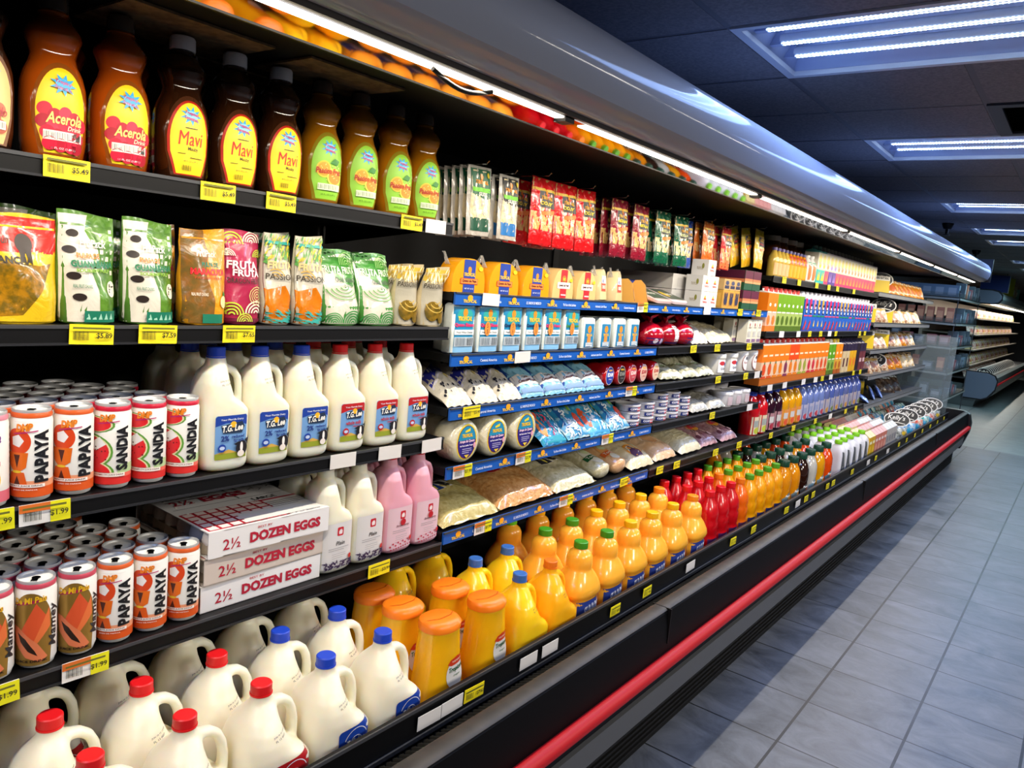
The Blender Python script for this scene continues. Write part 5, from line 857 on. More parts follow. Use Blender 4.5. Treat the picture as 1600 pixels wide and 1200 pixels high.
for k, d, y, z, l in ((RC, 1.385, 1.60, 0, 'white wrapped round cheese with purple oval label, left one'), (RC, 1.386, 1.735, .0, 'white wrapped round cheese with purple oval label, middle one'), (RC2, 1.39, 1.88, .0, 'large white wrapped round cheese with purple oval label, right one'), (RC, 1.48, 1.64, 0, 'white wrapped round cheese in the second row, left'), (RC, 1.48, 1.80, 0, 'white wrapped round cheese in the second row, right')): k.put(d, y, -.536 + z, l, 'round wrapped cheeses')
arep = flatbag('1f94b4', [('r', -.066, -.09, .066, -.07, '1f9ab0'), ('e', -.036, -.03, .018, .04, 'e8823a'), ('e', -.03, .02, .01, .012, 'd84a2c')] + strokes(-.01, .02, -.07, .04, 40, 'e04a6a', .014, .0022, 3, 1.5) + strokes(.03, .06, -.07, .07, 40, 'e6eef0', .014, .0022, 4, 1.5) + [('p', [(-.066, .05), (.066, .065), (.066, .055), (-.066, .04)], 'd8eaf0'), ('p', [(-.066, .075), (.066, .085), (.066, .078), (-.066, .068)], 'd8eaf0')], .14, .19, .03, '2a80b0', 12)
arep2 = flatbag('bcc8c8', [('r', -.066, -.09, .066, .08, '2a86b4'), ('r', -.05, -.06, -.01, .06, '1f5a9a'), ('p', [(.02, .09), (.06, .09), (.066, .0), (.03, .02)], '7ab43a'), ('e', .04, -.03, .018, .034, 'd8503a'), ('t', 'AREPAS', -.02, -.02, .03, 'e4ecf2', {'w': .08, 'b': .04, 'rot': pi / 2})] + strokes(-.06, .02, -.09, -.03, 40, 'f0f0ee', .02, .002, 7), .14, .19, .03, '6ab4d0', 30)
arep3 = flatbag('5ab0d0', [('r', -.066, -.09, .066, .08, '2f94c4'), ('e', -.045, -.02, .016, .045, 'e05a2c'), ('t', 'MASA', 0, 0, .04, 'f0f2f2', {'w': .09, 'b': .05, 'rot': 1.2})] + strokes(-.02, .06, -.08, .07, 50, 'eef2f2', .016, .0022, 9, 1.3) + [('p', [(.045, .09), (.066, .09), (.066, -.06), (.055, -.04)], '8ac43a')], .14, .19, .03)
for i, (k, d, y, z, rz) in enumerate(((arep, 1.425, 2.055, .0, .0), (arep2, 1.425, 2.2, .0, .0), (arep3, 1.425, 2.345, .0, .0), (arep2, 1.425, 2.49, .0, .0), (arep, 1.485, 2.08, 0, 0), (arep, 1.485, 2.225, 0, 0), (arep3, 1.485, 2.37, 0, 0))): k.put(d, y, -.536 + z, f'bright blue frozen dough bag leaning, {NTH[i if i < 4 else i - 4]} from the left, {"front" if i < 4 else "behind"}', 'blue dough bags', rz, .62)
RT = tub(.052, .028, 'dcdce4', 'd8d6d8', [('r', -.044, .004, -.004, .019, '20306e'), ('r', -.004, .004, .03, .019, 'b5202c'), ('t', 'COTTAGE', -.006, .012, .008, 'eceaf0', {'w': .06, 'b': .04})], 'dairy_tub')
for s_, (y, n) in enumerate(((2.625, 3), (2.745, 3), (2.862, 4), (2.975, 4), (3.085, 3))):
    for j in range(n): RT.put(1.40, y, -.536 + .0292 * j, f'small red and blue dairy tub, stack {NTH[s_]} from the left, {["bottom", "second", "third", "top"][3 if j == n - 1 else j]} one', 'stacked dairy tubs in front', .12 * math.sin(s_ * 5 + j * 2))
for s_, y in enumerate((2.66, 2.78, 2.90, 3.01)):
    for j in range(4): RT.put(1.508, y, -.536 + .0292 * j, f'dairy tub in the second row, stack {NTH[s_]} from the left, {["bottom", "second", "third", "top"][j]} one', 'stacked dairy tubs in the second row', .3)
gbag = flatbag('8f8d84', None, .185, .2, .06, 'b8b4a8', 30, 'food_bag', 'food bag')
for i, y in enumerate((3.235, 3.43)): gbag.put(1.45, y, -.536, f'grey foil food bag beside the tubs, {["left", "right"][i]} one', 'grey food bags', 0, .1)
BT = tub(.075, .128, 'c8c6cc', 'd4d2d6', None, 'food_tub'); ST = tub(.055, .075, 'd0cccc', M('dcdada', .25), [('r', -.03, .01, .03, .05, 'c4b0b4')], 'food_tub')
for i, (k, d, y) in enumerate(((ST, 1.40, 3.585), (ST, 1.40, 3.70), (ST, 1.40, 3.815), (BT, 1.53, 3.62), (BT, 1.53, 3.79))): k.put(d, y, -.536, f'{"tall grey white" if k is BT else "short white"} food tub at the shelf end, {["left", "middle", "right", "left", "right"][i]} one', 'food tubs at the shelf end')
# ---- bottom cheese shelf
mz = M('c9ba7c', .18, bump=.5, bs=30, coat=.7, var='b5a462', vs=70); oz = M('d8a468', .18, bump=.5, bs=30, coat=.7, var='c0844a', vs=70); wz = M('d8d0b0', .18, bump=.5, bs=30, coat=.7, var='c0b890', vs=70)
bl = lambda c1: [('p', [(-.065, .07), (.035, .07), (.035, .0), (-.065, .0)], 'e2dedc'), ('p', [(-.065, .045), (-.02, .045), (.0, .0), (-.065, .0)], c1), ('p', [(-.05, .03), (-.03, .03), (-.012, .005), (-.03, .005)], 'c8b84a'), ('p', [(-.012, .045), (.014, .045), (.03, .005), (.01, .005)], '2a2a2e')] + lines(-.05, .03, .06, 2, .007, .002, '8a8a90')
B1, B2, B3 = flatbag('c9ba7c', bl('1f3a7a'), .26, .26, .06, m=mz), flatbag('d8a468', bl('b01c24'), .30, .28, .07, m=oz), flatbag('d8d0b0', bl('2a2a34'), .26, .25, .06, m=wz)
for k, d, y, z, rz, ry, l in ((B1, 1.475, 1.66, .0, .0, .18, 'bag of pale shredded cheese with blue label at the shelf end'), (B1, 1.735, 1.66, 0, 0, .1, 'bag of pale shredded cheese under the round cheeses'), (B2, 1.49, 1.945, 0, .0, .2, 'bag of orange shredded cheese with red label, front one'), (B2, 1.735, 1.945, .005, 0, .1, 'bag of orange shredded cheese lying behind the front one'), (B2, 1.735, 2.25, .005, .0, .1, 'bag of orange shredded cheese at the back, right'), (B3, 1.475, 2.23, 0, 0, .2, 'bag of white shredded cheese with dark label')): k.put(d, y, -.719 + z, l, None, rz, ry)
def wrap(c, c2, m):
    b = B().lathe([(.03, -.11), (.05, -.1), (.056, -.06), (.058, .0), (.056, .06), (.05, .1), (.03, .11)], m, 28)
    b.v = [(z, y, x * .62 + .036) for x, y, z in b.v]; me = b.mesh('pack', 60)
    return K('tortilla_pack', 'tortilla pack', [('pack', me), ('label', label([('e', 0, -.03, .035, .06, c), ('r', -.045, -.055, .045, -.03, c2), ('e', 0, -.07, .024, .02, 'e0dccc'), ('e', 0, .0, .02, .02, 'c8d0a0'), ('t', 'Tortillas', 0, -.042, .014, 'f0eee0', {'w': .07})], ptop(me), .008, .01))])
TG_, TO = wrap('d8d6c4', '1f5a34', wz), wrap('e0a060', 'd8642c', M('d8a878', .2, bump=.4, bs=30, coat=.6))
for k, d, y, z, l in ((TG_, 1.475, 2.43, 0, 'round bread pack with dark green band in front'), (TG_, 1.725, 2.46, 0, 'round bread pack with dark green band at the back, left'), (TG_, 1.725, 2.58, .0, 'round bread pack with dark green band at the back, right'), (TO, 1.475, 2.555, 0, 'round bread pack with orange oval label')): k.put(d, y, -.719 + z, l, None, 0, .2)
tc1 = flatbag('dcc6a0', [('e', .0, -.05, .05, .04, 'e8962c'), ('e', .0, -.05, .036, .028, 'e6dcd0'), ('p', [(-.04, -.07), (.0, -.02), (.04, -.06), (.03, -.09), (-.03, -.09)], '5a3a5a'), ('r', -.06, .03, .07, .042, '2a4a7a')], .2, .24, .07, 'e6d8b4', 20, 'tortilla_bag', 'tortilla bag'); tc2 = flatbag('e0b48a', [('e', 0, 0, .06, .05, 'e6c8a8'), ('e', 0, 0, .05, .04, 'e0a878')], .2, .22, .07, 'ecc8a4', 26, 'tortilla_bag', 'tortilla bag'); tc3 = flatbag('d2c8a4', lines(-.07, .07, .06, 8, .02, .006, 'e8e0c4'), .22, .24, .075, 'e2dabc', 20, 'tortilla_bag', 'tortilla bag'); sau = flatbag('8a5a64', [('e', 0, .01, .05, .035, 'e09a3a'), ('e', 0, .01, .035, .022, 'c43a3c')] + blobs(-.07, .07, -.08, -.03, 8, .012, ['d8b0b4', '6a3a44']), .2, .22, .06, 'c8a0a4', 24, 'sausage_bag', 'sausage bag')
for k, d, y, z, l in ((tc1, 1.47, 2.72, 0, 'clear tortilla bag with orange oval and a figure print'), (tc2, 1.47, 2.95, 0, 'peach coloured tortilla bag in front'), (tc3, 1.475, 3.20, 0, 'pale straw tortilla bag in front of the sausages'), (tc3, 1.735, 2.95, 0, 'straw tortilla bag lying in the back, left'), (tc3, 1.735, 3.2, 0, 'straw tortilla bag lying in the back, right'), (sau, 1.48, 3.44, 0, 'purple sausage bag beside the straw tortillas'), (sau, 1.475, 3.68, 0, 'purple sausage bag with orange oval at the shelf end'), (sau, 1.735, 3.62, 0, 'purple sausage bag on top at the back')): k.put(d, y, -.719 + z, l, None, 0, .2)
# ================================================================ juice bay
def slim(w, h, c, lc, capc, z0, lab=(), n=2.3):
    b = B().se([(0, w * .42, w * .45, 2.4), (.005, w * .46, w / 2, 2.4), (h * .55, w * .46, w / 2, 2.4), (h * .68, w * .44, w * .48, 2.2), (h * .82, w * .28, w * .3, 2), (h * .9, w * .2, w * .2, 2), (h * .97, w * .2, w * .2, 2)], M(c, .15, coat=.8), 24); me = b.mesh('body', 70)
    cp = B().lathe([(w * .24, h * .9), (w * .24, h * .995), (w * .21, h)], M(capc, .35), 18).mesh('cap')
    return K('juice_bottle', 'juice bottle', [('body', me), ('cap', cp), ('label', label([('r', -w * .42, .01, w * .42, z0, lc)] + list(lab), pray(me), w / 8, .02))])
S1, S2 = slim(.058, .152, 'c8a84a', 'cfa878', '5a4a8a', .072, [('r', -.02, .08, .02, .1, 'd8c87a')]), slim(.058, .152, 'd88a1c', 'e09a10', '4a4488', .075, [('r', -.018, .085, .0, .125, 'b02c24'), ('r', .004, .085, .016, .125, 'f0c02c')])
for i in range(9): (S1 if i < 4 else S2).put(1.40, 4.05 + .0625 * i, .126, f'small {"cream" if i < 4 else "amber"} juice bottle with violet cap, {NTH[i if i < 4 else i - 4]} from the left', 'small juice bottles on the top shelf')
JR = K('juice_jar', 'jar', [('body', B().lathe([(.05, 0), (.056, .006), (.056, .17), (.05, .19), (.044, .2), (.044, .215)], M('5a300c', .1, coat=1), 28).mesh('b', 50)), ('cap', B().lathe([(.048, .208), (.048, .235), (.045, .238)], M('c8c0ae', .4), 28).mesh('c')), ('label', label([('r', -.045, .02, .045, .13, 'a8742c')], pcyl(.056), .008))])
for i, y in enumerate((4.36, 4.49, 4.66, 4.79, 4.95, 5.08)): JR.put(1.53, y, .126, f'brown jar with white lid behind the small bottles, {NTH[i]} from the left', 'brown jars behind the small bottles')
WB = slim(.085, .155, 'e0dedc', 'e6e4e2', 'e8e6e4', .1, [('p', [(-.03, .1), (.0, .09), (.012, .04), (-.01, .012), (-.03, .012)], 'e8703a'), ('r', -.03, .1, .03, .115, '2a9a6a')])
for i in range(2): WB.put(1.41, 4.64 + .086 * i, .126, f'short white bottle with orange swoosh, {["left", "right"][i]} one', 'short white bottles')
top = [(.0, .085, None), (.085, .175, 'efe8d8')]
def cart(c, fruit, cap='b8b09a', roof='d8c8c8'): return carton(.083, .083, .218, [(0, .085, c), (.085, .092, 'f0d8a8'), (.092, .186, 'eee6d4')], cap, roof, 'drink_carton', .022, [('e', 0, .145, .03, .032, 'ecd87a'), ('e', .01, .11, .022, .016, fruit), ('r', -.014, .115, .012, .13, 'b8a89a'), ('p', [(-.03, .02), (-.01, .075), (0, .03), (.02, .08), (.03, .02)], fruit)])
CT_, CPu, CPk = cart('12a8a8', 'e8c82c', '8ab8a4', '4aa8a0'), cart('4a2a90', '9a7ac8'), cart('d82468', 'f08a4a')
for i in range(18):
    y = 4.815 + .0855 * i; k = CT_ if i < 2 else CPu if i in (3, 4) else CPk
    if y < 6.33: k.put(1.42, y, .126, f'{"teal" if i < 2 else "purple" if k is CPu else "pink"} based tall drink carton on the top shelf, {NTH[i]} from the left', 'tall drink cartons on the top shelf')
def jc(c1, c2, c3, roof, band='f0ece0'): return carton(.0745, .075, .225, [(0, .03, c3), (.03, .105, c2), (.105, .203, c1)], roof, 'e6e0d8', 'drink_carton', .02, [('e', 0, .142, .014, .009, 'f2f2ea'), ('e', -.004, .06, .022, .026, c3), ('r', -.03, .1, .03, .107, band)])
JO, JG = jc('f0780c', 'e8b49a', 'd8782c', 'c8403c'), jc('6a9a10', '9ab05a', '4f6a1c', 'c8403c')
for i in range(8): (JO if i < 2 else JG).put(1.405, 4.005 + .0765 * i, -.165, f'{"orange" if i < 2 else "green"} juice carton with red roof, {NTH[i if i < 2 else i - 2]} from the left on the second shelf', 'red roofed juice cartons')
def bc(c, f): return carton(.083, .08, .225, [(0, .02, '3a4a9c'), (.02, .19, '1f5ab8'), (.19, .203, 'b8c4e0')], 'e8e4e6', 'e4e0e6', 'drink_carton', .02, [('p', [(-.036, .195), (.0, .195), (.012, .16), (-.03, .13)], c), ('r', -.012, .105, .022, .165, '17141c'), ('r', -.006, .135, .018, .15, 'e6e2e0'), ('r', -.006, .112, .018, .128, 'e6e2e0'), ('r', -.036, .09, .036, .098, ('d8486a', '2a8a4a')[f]), ('p', [(-.01, .03), (.01, .07), (.02, .03)] if f else [(-.03, .01), (.01, .07), (.026, .05), (-.006, .01)], ('c8383c', 'e8c05a')[f])])
BC = [bc('d81c5a', 0), bc('e8a02c', 1), bc('c82a4a', 0), bc('e07a9a', 1)]
pt = [0, 0, 3, 1, 1, 2, 0, 2, 0, 1, 1, 1, 2, 3, 0, 2, 0, 2, 1, 0]
for i in range(20): BC[pt[i]].put(1.407, 4.64 + .0862 * i, -.165, f'blue juice carton with {["magenta", "yellow", "crimson", "rose"][pt[i]]} corner, {NTH[i]} from the left on the second shelf', 'blue juice cartons on the second shelf')
def oc(f, c='f07a10'): return carton(.088, .08, .238, [(0, .04, 'c0661c'), (.04, .125, 'e4c0a0'), (.125, .216, c)], 'c8302c', 'e8e0d8', 'drink_carton', .02, [('r', -.03, .155, .03, .165, 'f2dcb8'), ('e', 0, .085, .026, .032, f), ('r', -.036, .036, .036, .05, f), ('p', [(-.008, .115), (.008, .115), (.004, .13), (-.002, .13)], '3a6a2a')])
OC = [oc(c) for c in ('d8541c', 'e07a14', '7a2a4a', '9aa03a', 'c8283c', 'd84a1c')] + [oc('e07a14', 'e8480c')]
for i in range(14): OC[[5, 0, 1, 1, 2, 6, 6, 3, 3, 4, 4, 0, 5, 0][i]].put(1.397, 4.01 + .0895 * i, -.455, f'orange juice carton with fruit print, {NTH[i]} from the left on the third shelf', 'orange juice cartons on the third shelf')
L5 = [jc('5a9a1c', '8ab04a', '4f6a1c', 'e0d8b8'), jc('f08a14', 'd8a43a', 'a8541c', 'e8c83a'), carton(.085, .08, .235, [(0, .15, 'cdb890'), (.15, .2, '2a1f3a')], None, '2a1f3a', extra=[('r', -.018, .04, .018, .1, '4a1a24')]), carton(.085, .08, .235, [(0, .15, 'd8a41c'), (.15, .2, '2a1f3a')], None, '2a1f3a', extra=[('e', 0, .07, .026, .03, 'e0742c')]), carton(.085, .08, .235, [(0, .2, '241826')], None, '2a1f3a'), carton(.085, .08, .235, [(0, .14, '6a3038'), (.14, .2, '2a1f3a')], None, '2a1f3a', extra=[('r', -.03, .06, .03, .09, 'c8a8a8')])]
for i, (k, y) in enumerate(((0, 5.275), (0, 5.36), (1, 5.45), (1, 5.54), (2, 5.64), (2, 5.735), (3, 5.83), (3, 5.925), (4, 6.02), (5, 6.115), (5, 6.21))): L5[k].put(1.397, y, -.455, f'{["green", "orange topped", "beige", "yellow", "near black", "maroon"][k]} drink carton past the orange ones, {NTH[i]} from the left', 'mixed drink cartons on the third shelf')
def tea(c, lc, fr, tc='c8c4c0'): return slim(.112, .238, c, lc, '1c3aa8', .105, [('r', -.036, .05, .036, .085, tc), ('e', .0, .03, .03, .018, fr)])
TE = [tea('c4101c', 'd8c8a8', 'b8c03a', '9aa09a'), tea('2a0a1c', 'a87a80', 'a8283c'), tea('d8960c', 'd88a44', 'd8502c'), tea('6a7ab0', 'a8a4b8', 'b03a4a', '8a90b0'), tea('4a5a9c', '9a98a8', '6a7a4a', '8a8ca4'), tea('5a6498', 'a89a9a', 'b8823a', '9a94a4')]
for i in range(19):
    k = 0 if i < 2 else 1 if i < 4 else 2 if i < 7 else 3 if i < 11 else (4, 5)[i % 2]
    TE[k].put(1.40, 4.01 + .1235 * i, -.729, f'{["red", "dark purple", "amber", "pale blue", "dusk blue", "blue grey"][k]} drink bottle with blue cap, {NTH[i]} from the left on the lowest shelf', 'blue capped bottles on the lowest shelf')
# ================================================================ meat and cold-cut bay
def card(w, h, txt):
    b = B().box(-.002, .002, -w / 2, w / 2, 0, h, M('d8b81c', .5)); me = b.mesh('board')
    return K('display_card', 'display card', [('board', me), ('lettering', label([('r', -w / 2, h - .036, w / 2, h, 'e2ded4'), ('t', txt, 0, h - .018, .02, '2a2420', {'w': w * .85, 'b': .04})], pflat(.002)))])
KA, KB = card(.14, .145, '100% NATURAL'), card(.22, .15, 'MADE AND 100% NATURAL')
pk = [K('deli_pack', 'packaged food', deli(c, [('r', -w / 2 + .01, h - .03, w / 2 - .01, h - .008, c2), ('e', 0, h * .45, w * .28, h * .2, c3)], w, h, .03, v)) for c, v, c2, c3, w, h in (('d8921c', 'b86a10', 'e6d8b8', 'c85a1c', .17, .14), ('d8c8a8', '8a5a3a', 'c8a45a', 'a86a4a', .17, .13), ('c8a05a', 'e0d4c0', '4a3a2a', 'd8b87a', .17, .15), ('3a2a20', '5a4a3c', 'b8c8d0', '2a1f1a', .2, .17), ('2a4ab0', '8aa4dc', 'c8d4e8', '1f3a9c', .18, .12))]
cn = [0, 0, 0, 0, 0]
def bay(z, items):
    for it in items:
        k, y, d, rz, ry, l = it; k.put(d, y, z, l, None, rz, ry)
bay(.14, [(KA, 6.93, 1.46, -.8, -.08, 'yellow display card on the top shelf under the oval sign')] + [(pk[0], 7.30 + .2 * i, 1.44, -.55, -.45, f'yellow sliced food pack leaning on the top shelf, {NTH[i]} from the left') for i in range(7)])
OVS.put(1.485, 6.96, .255, 'black oval sign above the yellow card on the top shelf', 'oval signs on the shelves', -.9, rest=0)
bay(-.098, [(KA, 6.60, 1.46, -.8, -.08, 'yellow display card on the second shelf, left one'), (KA, 7.25, 1.46, -.8, -.08, 'yellow display card on the second shelf, right one'), (pk[1], 6.92, 1.42, -.55, -.5, 'white and brown food pack leaning before the second shelf cards')] + [(pk[2 if i % 2 else 1], 7.55 + .2 * i, 1.44, -.55, -.6, f'cream food pack leaning on the second shelf, {NTH[i]} from the left') for i in range(6)])
OVS.put(1.46, 7.12, .045, 'black oval sign standing behind the second shelf packs', 'oval signs on the shelves', -.9, rest=0)
bay(-.312, [(KA, 6.58, 1.44, -.8, -.08, 'yellow display card on the middle shelf, small one'), (KB, 7.12, 1.47, -.8, -.08, 'wide yellow display card on the middle shelf'), (pk[1], 6.75, 1.40, -.55, -.7, 'white food pack lying before the middle shelf cards'), (pk[1], 6.95, 1.40, -.55, -.7, 'brown food pack lying before the wide yellow card')] + [(pk[(1, 2, 0)[i % 3]], 7.55 + .22 * i, 1.44, -.55, -.6, f'food pack leaning on the middle shelf, {NTH[i]} from the left') for i in range(5)])
bay(-.516, [(KA, 6.9, 1.62, -.8, -.08, 'yellow display card under the low oval sign')] + [(pk[(1, 1, 1, 0, 0, 2, 2)[i]], 6.60 + .3 * i, 1.41, -.55, -.55, f'amber and white food pack leaning on the fourth shelf, {NTH[i]} from the left') for i in range(7)])
OVS.put(1.46, 7.08, -.425, 'black oval sign in front of the fourth shelf packs', 'oval signs on the shelves', -.9, rest=0)
bay(-.753, [(KA, 6.72, 1.56, -.8, -.08, 'yellow display card on the lowest shelf, small one'), (KB, 7.18, 1.62, -.8, -.08, 'wide yellow display card on the lowest shelf'), (pk[4], 6.66, 1.37, .3, -1.0, 'pale blue food pack lying at the lowest shelf front'), (pk[4], 7.0, 1.40, .3, -.5, 'deep blue food bag before the wide card, left'), (pk[4], 7.24, 1.39, .3, -.6, 'deep blue food bag before the wide card, right'), (pk[3], 7.75, 1.44, -.55, -.6, 'dark food pack with silver edge leaning on the lowest shelf, left'), (pk[3], 8.05, 1.44, -.55, -.6, 'dark food pack with silver edge leaning on the lowest shelf, right')])

# ================================================================ beyond the case
gl = M('6a7674', .15, alpha=.2, coat=.3); rk = ob('glass_shelf_unit', None); tag(rk, 'dim shelf unit with clear shelf edges past the case end', 'shelf unit')
DX0, DX1, YA, YB = 1.24, 2.2, 9.75, 11.6
ob('core', B().box(-2.25, -2.0, YA + .3, YB, .12, CZ + .34, M('15171a', .5)).mesh('c'), rk)
ob('plinth', B().box(-DX1, -DX0 - .02, YA + .02, YB, 0, .13, M('1a1c20', .5)).mesh('p'), rk)
zs = [.225, -.06, -.33, -.62, -.93]
for i, z in enumerate(zs + [-1.345]):
    s = ob('shelf', B().box(-DX1, -DX0, YA, YB, CZ + z - .012, CZ + z, M('2c3234', .3)).mesh('s'), rk)
    b = B(); b.box(-DX1, -DX0 + .006, YA - .006, YA, CZ + z - .03, CZ + z + .045, gl); b.box(-DX0, -DX0 + .006, YA, YB, CZ + z - .03, CZ + z + .045, gl); b.box(-DX0 - .006, -DX0 + .007, YA - .007, YA + .006, CZ + z + .04, CZ + z + .047, STEEL); b.box(-DX1, -DX0, YA - .008, YA - .006, CZ + z - .032, CZ + z - .012, M('8a938f', .4)); b.box(-DX0 + .006, -DX0 + .008, YA, YB, CZ + z - .032, CZ + z - .012, M('8a938f', .4)); ob('shelf_guard', b.mesh('g'), s)
for yy in (YA + .01, YB - .02):
    ob('post', B().box(-DX0 - .015, -DX0 - .005, yy, yy + .01, .12, CZ + .3, M('3a4044', .3)).mesh('p'), rk)
bxs = [bx(w, dp, h, c, f) for w, dp, h, c, f in ((.13, .1, .13, '6a8494', [('r', -.04, .02, .04, .1, '98aab4')]), (.07, .06, .16, 'a8705a', [('r', -.03, .02, .03, .12, 'c89a7a')]), (.1, .1, .1, '5a6a78', [('r', -.04, .02, .04, .08, '9aa8b4')]), (.1, .1, .12, '8a5a60', [('r', -.04, .02, .04, .09, 'b89aa0')]), (.09, .1, .17, '4a5a64', [('r', -.035, .05, .035, .14, '8a9aa4')]))]
hues = ['pale blue', 'brown', 'slate', 'dull red', 'grey blue']
for si, z in enumerate(zs):
    row = [(0,) * 7, (1,) * 9, (3, 3, 2, 3, 4, 2, 3), (1, 2, 1, 3, 1, 2, 1), (2, 4)][si]; y = YA + .16
    for i, k in enumerate(row):
        o = bxs[k].put(1.325 + .128 * i if len(set(row)) > 1 or k != 1 else 1.31 + .1 * i, YA + .02, z, f'{hues[k]} box on the clear shelf unit, {["top", "second", "third", "fourth", "fifth"][si]} shelf front, {NTH[i]} from the aisle', 'boxes on the clear shelf unit front', -pi / 2)
    row = [(4, 1, 2, 3, 4, 2, 4), (2, 4, 0, 3, 4, 2, 4), (4, 2, 3, 4, 2, 4, 2), (4, 3, 2, 4, 2, 0, 4), (2, 4, 3, 2)][si]
    for i, k in enumerate(row): bxs[k].put(1.245, YA + .42 + .2 * i, z, f'{hues[k]} box on the clear shelf unit aisle side, {["top", "second", "third", "fourth", "fifth"][si]} shelf, {NTH[i]} from the left', 'boxes on the clear shelf unit aisle side')
# second case
c2 = ob('refrigerated_display_case', None); tag(c2, 'second open display case farther along the aisle with grey end panels', 'display case')
def cc(x0, x1, y0, y1, z0, z1, m, n): return ob(n, B().box(-x1, -x0, y0, y1, CZ + z0, CZ + z1, m).mesh(n), c2)
E0, E1 = 15.0, 24.0; PAN = M('76839a', .45)
def pr2(pts, n, m, y0=E0, y1=E1): return ob(n, B().prism([(-d, CZ + z) for d, z in pts], y0, y1, m).mesh(n, 30), c2)
rimm = M('16181e', .4)
topc = [(1.95, .50), (1.45, .50), (1.36, .48), (1.305, .42), (1.30, .37), (1.34, .31), (1.42, .29), (1.95, .29)]
pr2(topc, 'canopy', M('9fb4b4', .3, metal=.4))
pr2([(d - (.02 if d < 1.5 else 0), z + (.02 if z > .4 else -.02)) for d, z in topc], 'end_rim', rimm, E0 - .02, E0 - .005); pr2(topc, 'end_panel', PAN, E0 - .05, E0 - .021)
low = [(1.62, -.88), (1.30, -.88), (1.20, -.92), (1.155, -1.0), (1.17, -1.14), (1.26, -1.28), (1.34, -1.32), (1.62, -1.32)]
pr2([(1.30, -.98), (1.22, -.93), (1.165, -.95), (1.16, -1.1), (1.20, -1.25), (1.42, -1.36), (1.44, -1.478), (2.5, -1.478), (2.5, -1.1), (1.3, -1.1)], 'base_body', M('5a6668', .4))
pr2([(d - (.018 if d < 1.5 else 0), z + (.018 if z > -1.1 else -.018)) for d, z in low], 'end_rim', rimm, E0 - .02, E0 - .005); pr2(low, 'end_panel', PAN, E0 - .05, E0 - .021)
ob('bumper_rail', B().tube([(-1.145, E0, CZ - 1.06), (-1.145, E1, CZ - 1.06)], .02, M('b3101c', .3), 10).mesh('r'), c2)
cc(2.4, 2.45, E0, E1, -1.1, .3, M('c8b8a8', .6), 'back_panel')
for z in (.02, -.26, -.52, -.78): cc(1.58, 2.4, E0 + .02, E1, z - .02, z, M('8a8378', .4), 'shelf')
cc(1.30, 2.4, E0, E1, -1.02, -1.0, M('3a3c3e', .4), 'deck_pan')
cc(1.44, 1.48, E0 + .1, E1, .275, .285, M('fff2e4', .4, em=10), 'light_strip')
area('case_light', (-1.5, (E0 + E1) / 2, CZ + .265), .06, E1 - E0 - .2, (0, math.radians(12), 0), 60, (1, .93, .82), 170)
mt = [K('meat_pack', 'meat pack', deli(c, [('e', 0, .06, .05, .035, c2_), ('r', -.06, .1, .06, .115, 'd8d0c0')], .2, .16, .05, v)) for c, c2_, v in (('c88a7a', 'e0b8a8', 'e8d4c4'), ('d8a890', 'c87a70', 'efe0d4'), ('d8c05a', 'a83a3c', 'e8d8b0'))]
tl = ['top', 'second', 'third', 'fourth']
for si, z in enumerate((.02, -.26, -.52, -.78)):
    for r in (0,):
        for i in range(26): mt[(i * 2 + si + r) % 3].put(1.66 + .2 * r, E0 + .12 + .29 * i, z, f'{["pink", "peach", "golden"][(i * 2 + si + r) % 3]} meat pack, second case, {tl[si]} shelf, {["front", "back"][r]} row, {nth(i, 26)}', 'meat packs in the second case', -.5, -.35)
OVT = K('oval_sign', 'shop sign', ovalsign(.26, .17))
for i in range(18): OVT.put(1.40, E0 + .35 + .28 * i, -.90, f'black oval sign along the deck of the second case, {NTH[i]} from the near end', 'oval signs in the second case', -.9, -.3, rest=0)
for i in range(12): mt[i % 2].put(1.62, E0 + .3 + .4 * i, -1.0, f'meat pack behind the oval signs of the second case, {NTH[i]} from the near end', 'meat packs on the second case deck', -.5, -.5)
sg = ob('hanging_sign', None); ob('board', B().box(-1.80, -1.36, 16.5, 16.53, CZ + .53, CZ + .83, M('12307a', .5)).mesh('b'), sg); ob('frame', B().box(-1.81, -1.35, 16.531, 16.55, CZ + .52, CZ + .84, M('a8b4b8', .4)).mesh('f'), sg)
b = B()
for x in (-1.75, -1.41): b.tube([(x, 16.54, CZ + .8), (x, 16.54, CEIL)], .004, BLK, 6)
ob('cord', b.mesh('c'), sg); tag(sg, 'dark blue sign hanging above the second case', 'sign')
for i, (k, c, w, h, y) in enumerate((('yellow olive', '8a8a1c', .5, .34, 17.5), ('pale green', 'a8c4b0', .3, .26, 18.2), ('tan', 'a89a7a', .3, .24, 19), ('teal grey', '6a9a8a', .3, .22, 19.8))):
    bx(w, .3, h, c, [('r', -w * .3, h * .3, w * .3, h * .7, 'c8ccb8' if i else 'a0a02a')], None, 'cardboard_box').put(1.5, y, .502, f'{k} box standing on top of the second case', 'boxes on top of the second case', -.6)
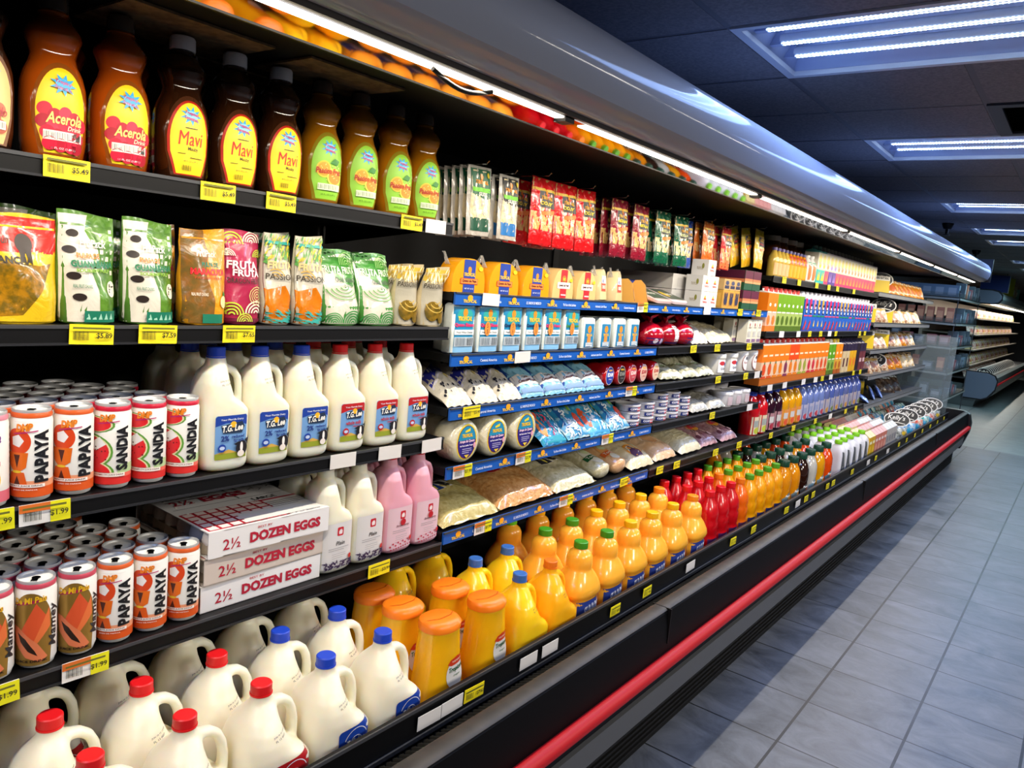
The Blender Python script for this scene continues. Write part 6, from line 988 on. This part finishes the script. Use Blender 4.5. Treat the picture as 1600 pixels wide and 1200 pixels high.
# ================================================================ shelf tickets
def ticket(w, h, c, kind='price_tag', orange=0, code=None):
    b = B(); b.box(-.0006, .0006, -w / 2, w / 2, -h / 2, h / 2, M(c, .5)); me = b.mesh('card'); L = []
    if orange: L += [('r', -w / 2, h * .12, w * .1, h / 2, 'd8702c'), ('r', w * .1, -h / 2, w / 2, h / 2, 'e6e21c')]
    if code: L += bars(-w * .42, -w * .08, -h * .28, h * .15, 12, '3a3a20') + [('t', code, w * .26, -h * .05, h * .30, '33331c', {'b': .02}), ('r', -w * .45, h * .28, w * .4, h * .38, '6a6a2a')]
    return K(kind, 'price tag', [('card', me), ('print', label(L, pflat(.0006)))] if L else [('card', me)])
TY = {s_: ticket(.072, .034, 'f0dc1c', code=s_) for s_ in ('$5.49', '$5.89', '$7.59', '$7.65', '$3.99')}
TS, TW, TWO = ticket(.06, .032, 'efe01c', code='$4.29'), ticket(.075, .034, 'dcd8d4'), ticket(.078, .036, 'e6e4e0', orange=1, code='$1.99')
where = {'A': 'top shelf edge', 'B': 'second shelf edge', 'C': 'milk shelf edge', 'D': 'egg shelf edge', 'deck': 'bottom deck lip'}
def put_tags(sh, L, zo=-.014):
    d, z = (SH[sh][2], SH[sh][3]) if sh in SH else (1.053, -.99)
    wn = where.get(sh) or {'E': 'top cheese shelf', 'F': 'second cheese shelf', 'F2': 'second cheese shelf, right half', 'G': 'third cheese shelf', 'G2': 'third cheese shelf, right half', 'H': 'fourth cheese shelf', 'H2': 'fourth cheese shelf, right half', 'I': 'lowest cheese shelf', 'I2': 'lowest cheese shelf, right half', 'J': 'top juice shelf', 'K': 'second juice shelf', 'L': 'third juice shelf', 'M': 'lowest juice shelf'}[sh]
    for i, (k, y) in enumerate(L):
        nm = 'white' if k is TW else 'orange and yellow' if k is TWO else 'yellow'
        k.put(d - .0105 if sh != 'deck' else 1.0485, y, z + zo if sh != 'deck' else -1.005, f'{nm} price tag on the {wn}, {nth(i, len(L)) if len(L) > 1 else "the only one"}', 'price tags on the shelf edges', rnd.uniform(-.02, .02), .0, rnd.uniform(-.03, .03), rest=0)
put_tags('A', [(TY['$5.49'], .556), (TY['$5.49'], .826), (TY['$5.49'], .968), (TY['$5.49'], 1.346), (TW, 1.432)])
put_tags('B', [(TY['$5.49'], .40), (TY['$5.89'], .592), (TY['$7.59'], .708), (TY['$7.65'], .874)])
put_tags('C', [(TWO, .43), (TWO, .515), (TW, 1.151), (TW, 1.30), (TW, 1.45)]); put_tags('D', [(TWO, .43), (TWO, .574), (TY['$3.99'], 1.27)])
put_tags('deck', [(TY['$3.99'], .80), (TW, 1.20), (TW, 1.277), (TY['$7.65'], 1.356), (TW, 1.58), (TW, 1.68), (TS, 2.04), (TS, 2.255), (TW, 2.60), (TS, 3.02), (TS, 3.26), (TS, 3.71), (TW, 3.89), (TS, 4.03), (TS, 4.155), (TS, 4.43), (TS, 4.55), (TS, 4.98), (TW, 5.4), (TS, 5.62), (TW, 6.0), (TS, 6.4), (TS, 6.7), (TS, 7.05), (TS, 7.4), (TS, 7.8), (TS, 8.2), (TS, 8.6)])
put_tags('E', [(TW, 1.66), (TWO, 2.56), (TW, 3.16), (TS, 3.55), (TS, 3.80)]); put_tags('F', [(TW, 1.83)]); put_tags('F2', [(TS, 3.06), (TS, 3.32), (TS, 3.72)]); put_tags('G', [(TY['$5.49'], 1.60), (TWO, 2.52)]); put_tags('G2', [(TS, 3.35), (TS, 3.70), (TW, 3.86)])
put_tags('H', [(TWO, 1.575), (TWO, 1.86), (TWO, 2.37)]); put_tags('H2', [(TS, 3.32), (TW, 3.80)]); put_tags('I', [(TWO, 1.68), (TWO, 2.12), (TS, 2.52)]); put_tags('I2', [(TS, 2.82), (TS, 2.98), (TS, 3.4), (TS, 3.7)])
put_tags('J', [(TS, 4.12), (TS, 4.38), (TS, 4.72), (TS, 4.98), (TS, 5.18), (TS, 5.6)]); put_tags('K', [(TW, 4.2), (TW, 4.5), (TS, 4.72), (TS, 4.95), (TW, 5.15), (TS, 5.3), (TS, 5.95), (TS, 6.1)])
put_tags('L', [(TW, 4.1), (TW, 4.35), (TW, 4.7), (TW, 4.95), (TS, 5.1), (TW, 5.3), (TS, 5.9), (TS, 6.1)]); put_tags('M', [(TS, 4.2), (TS, 4.6), (TS, 5.05), (TW, 5.4), (TS, 5.8), (TS, 6.1)])
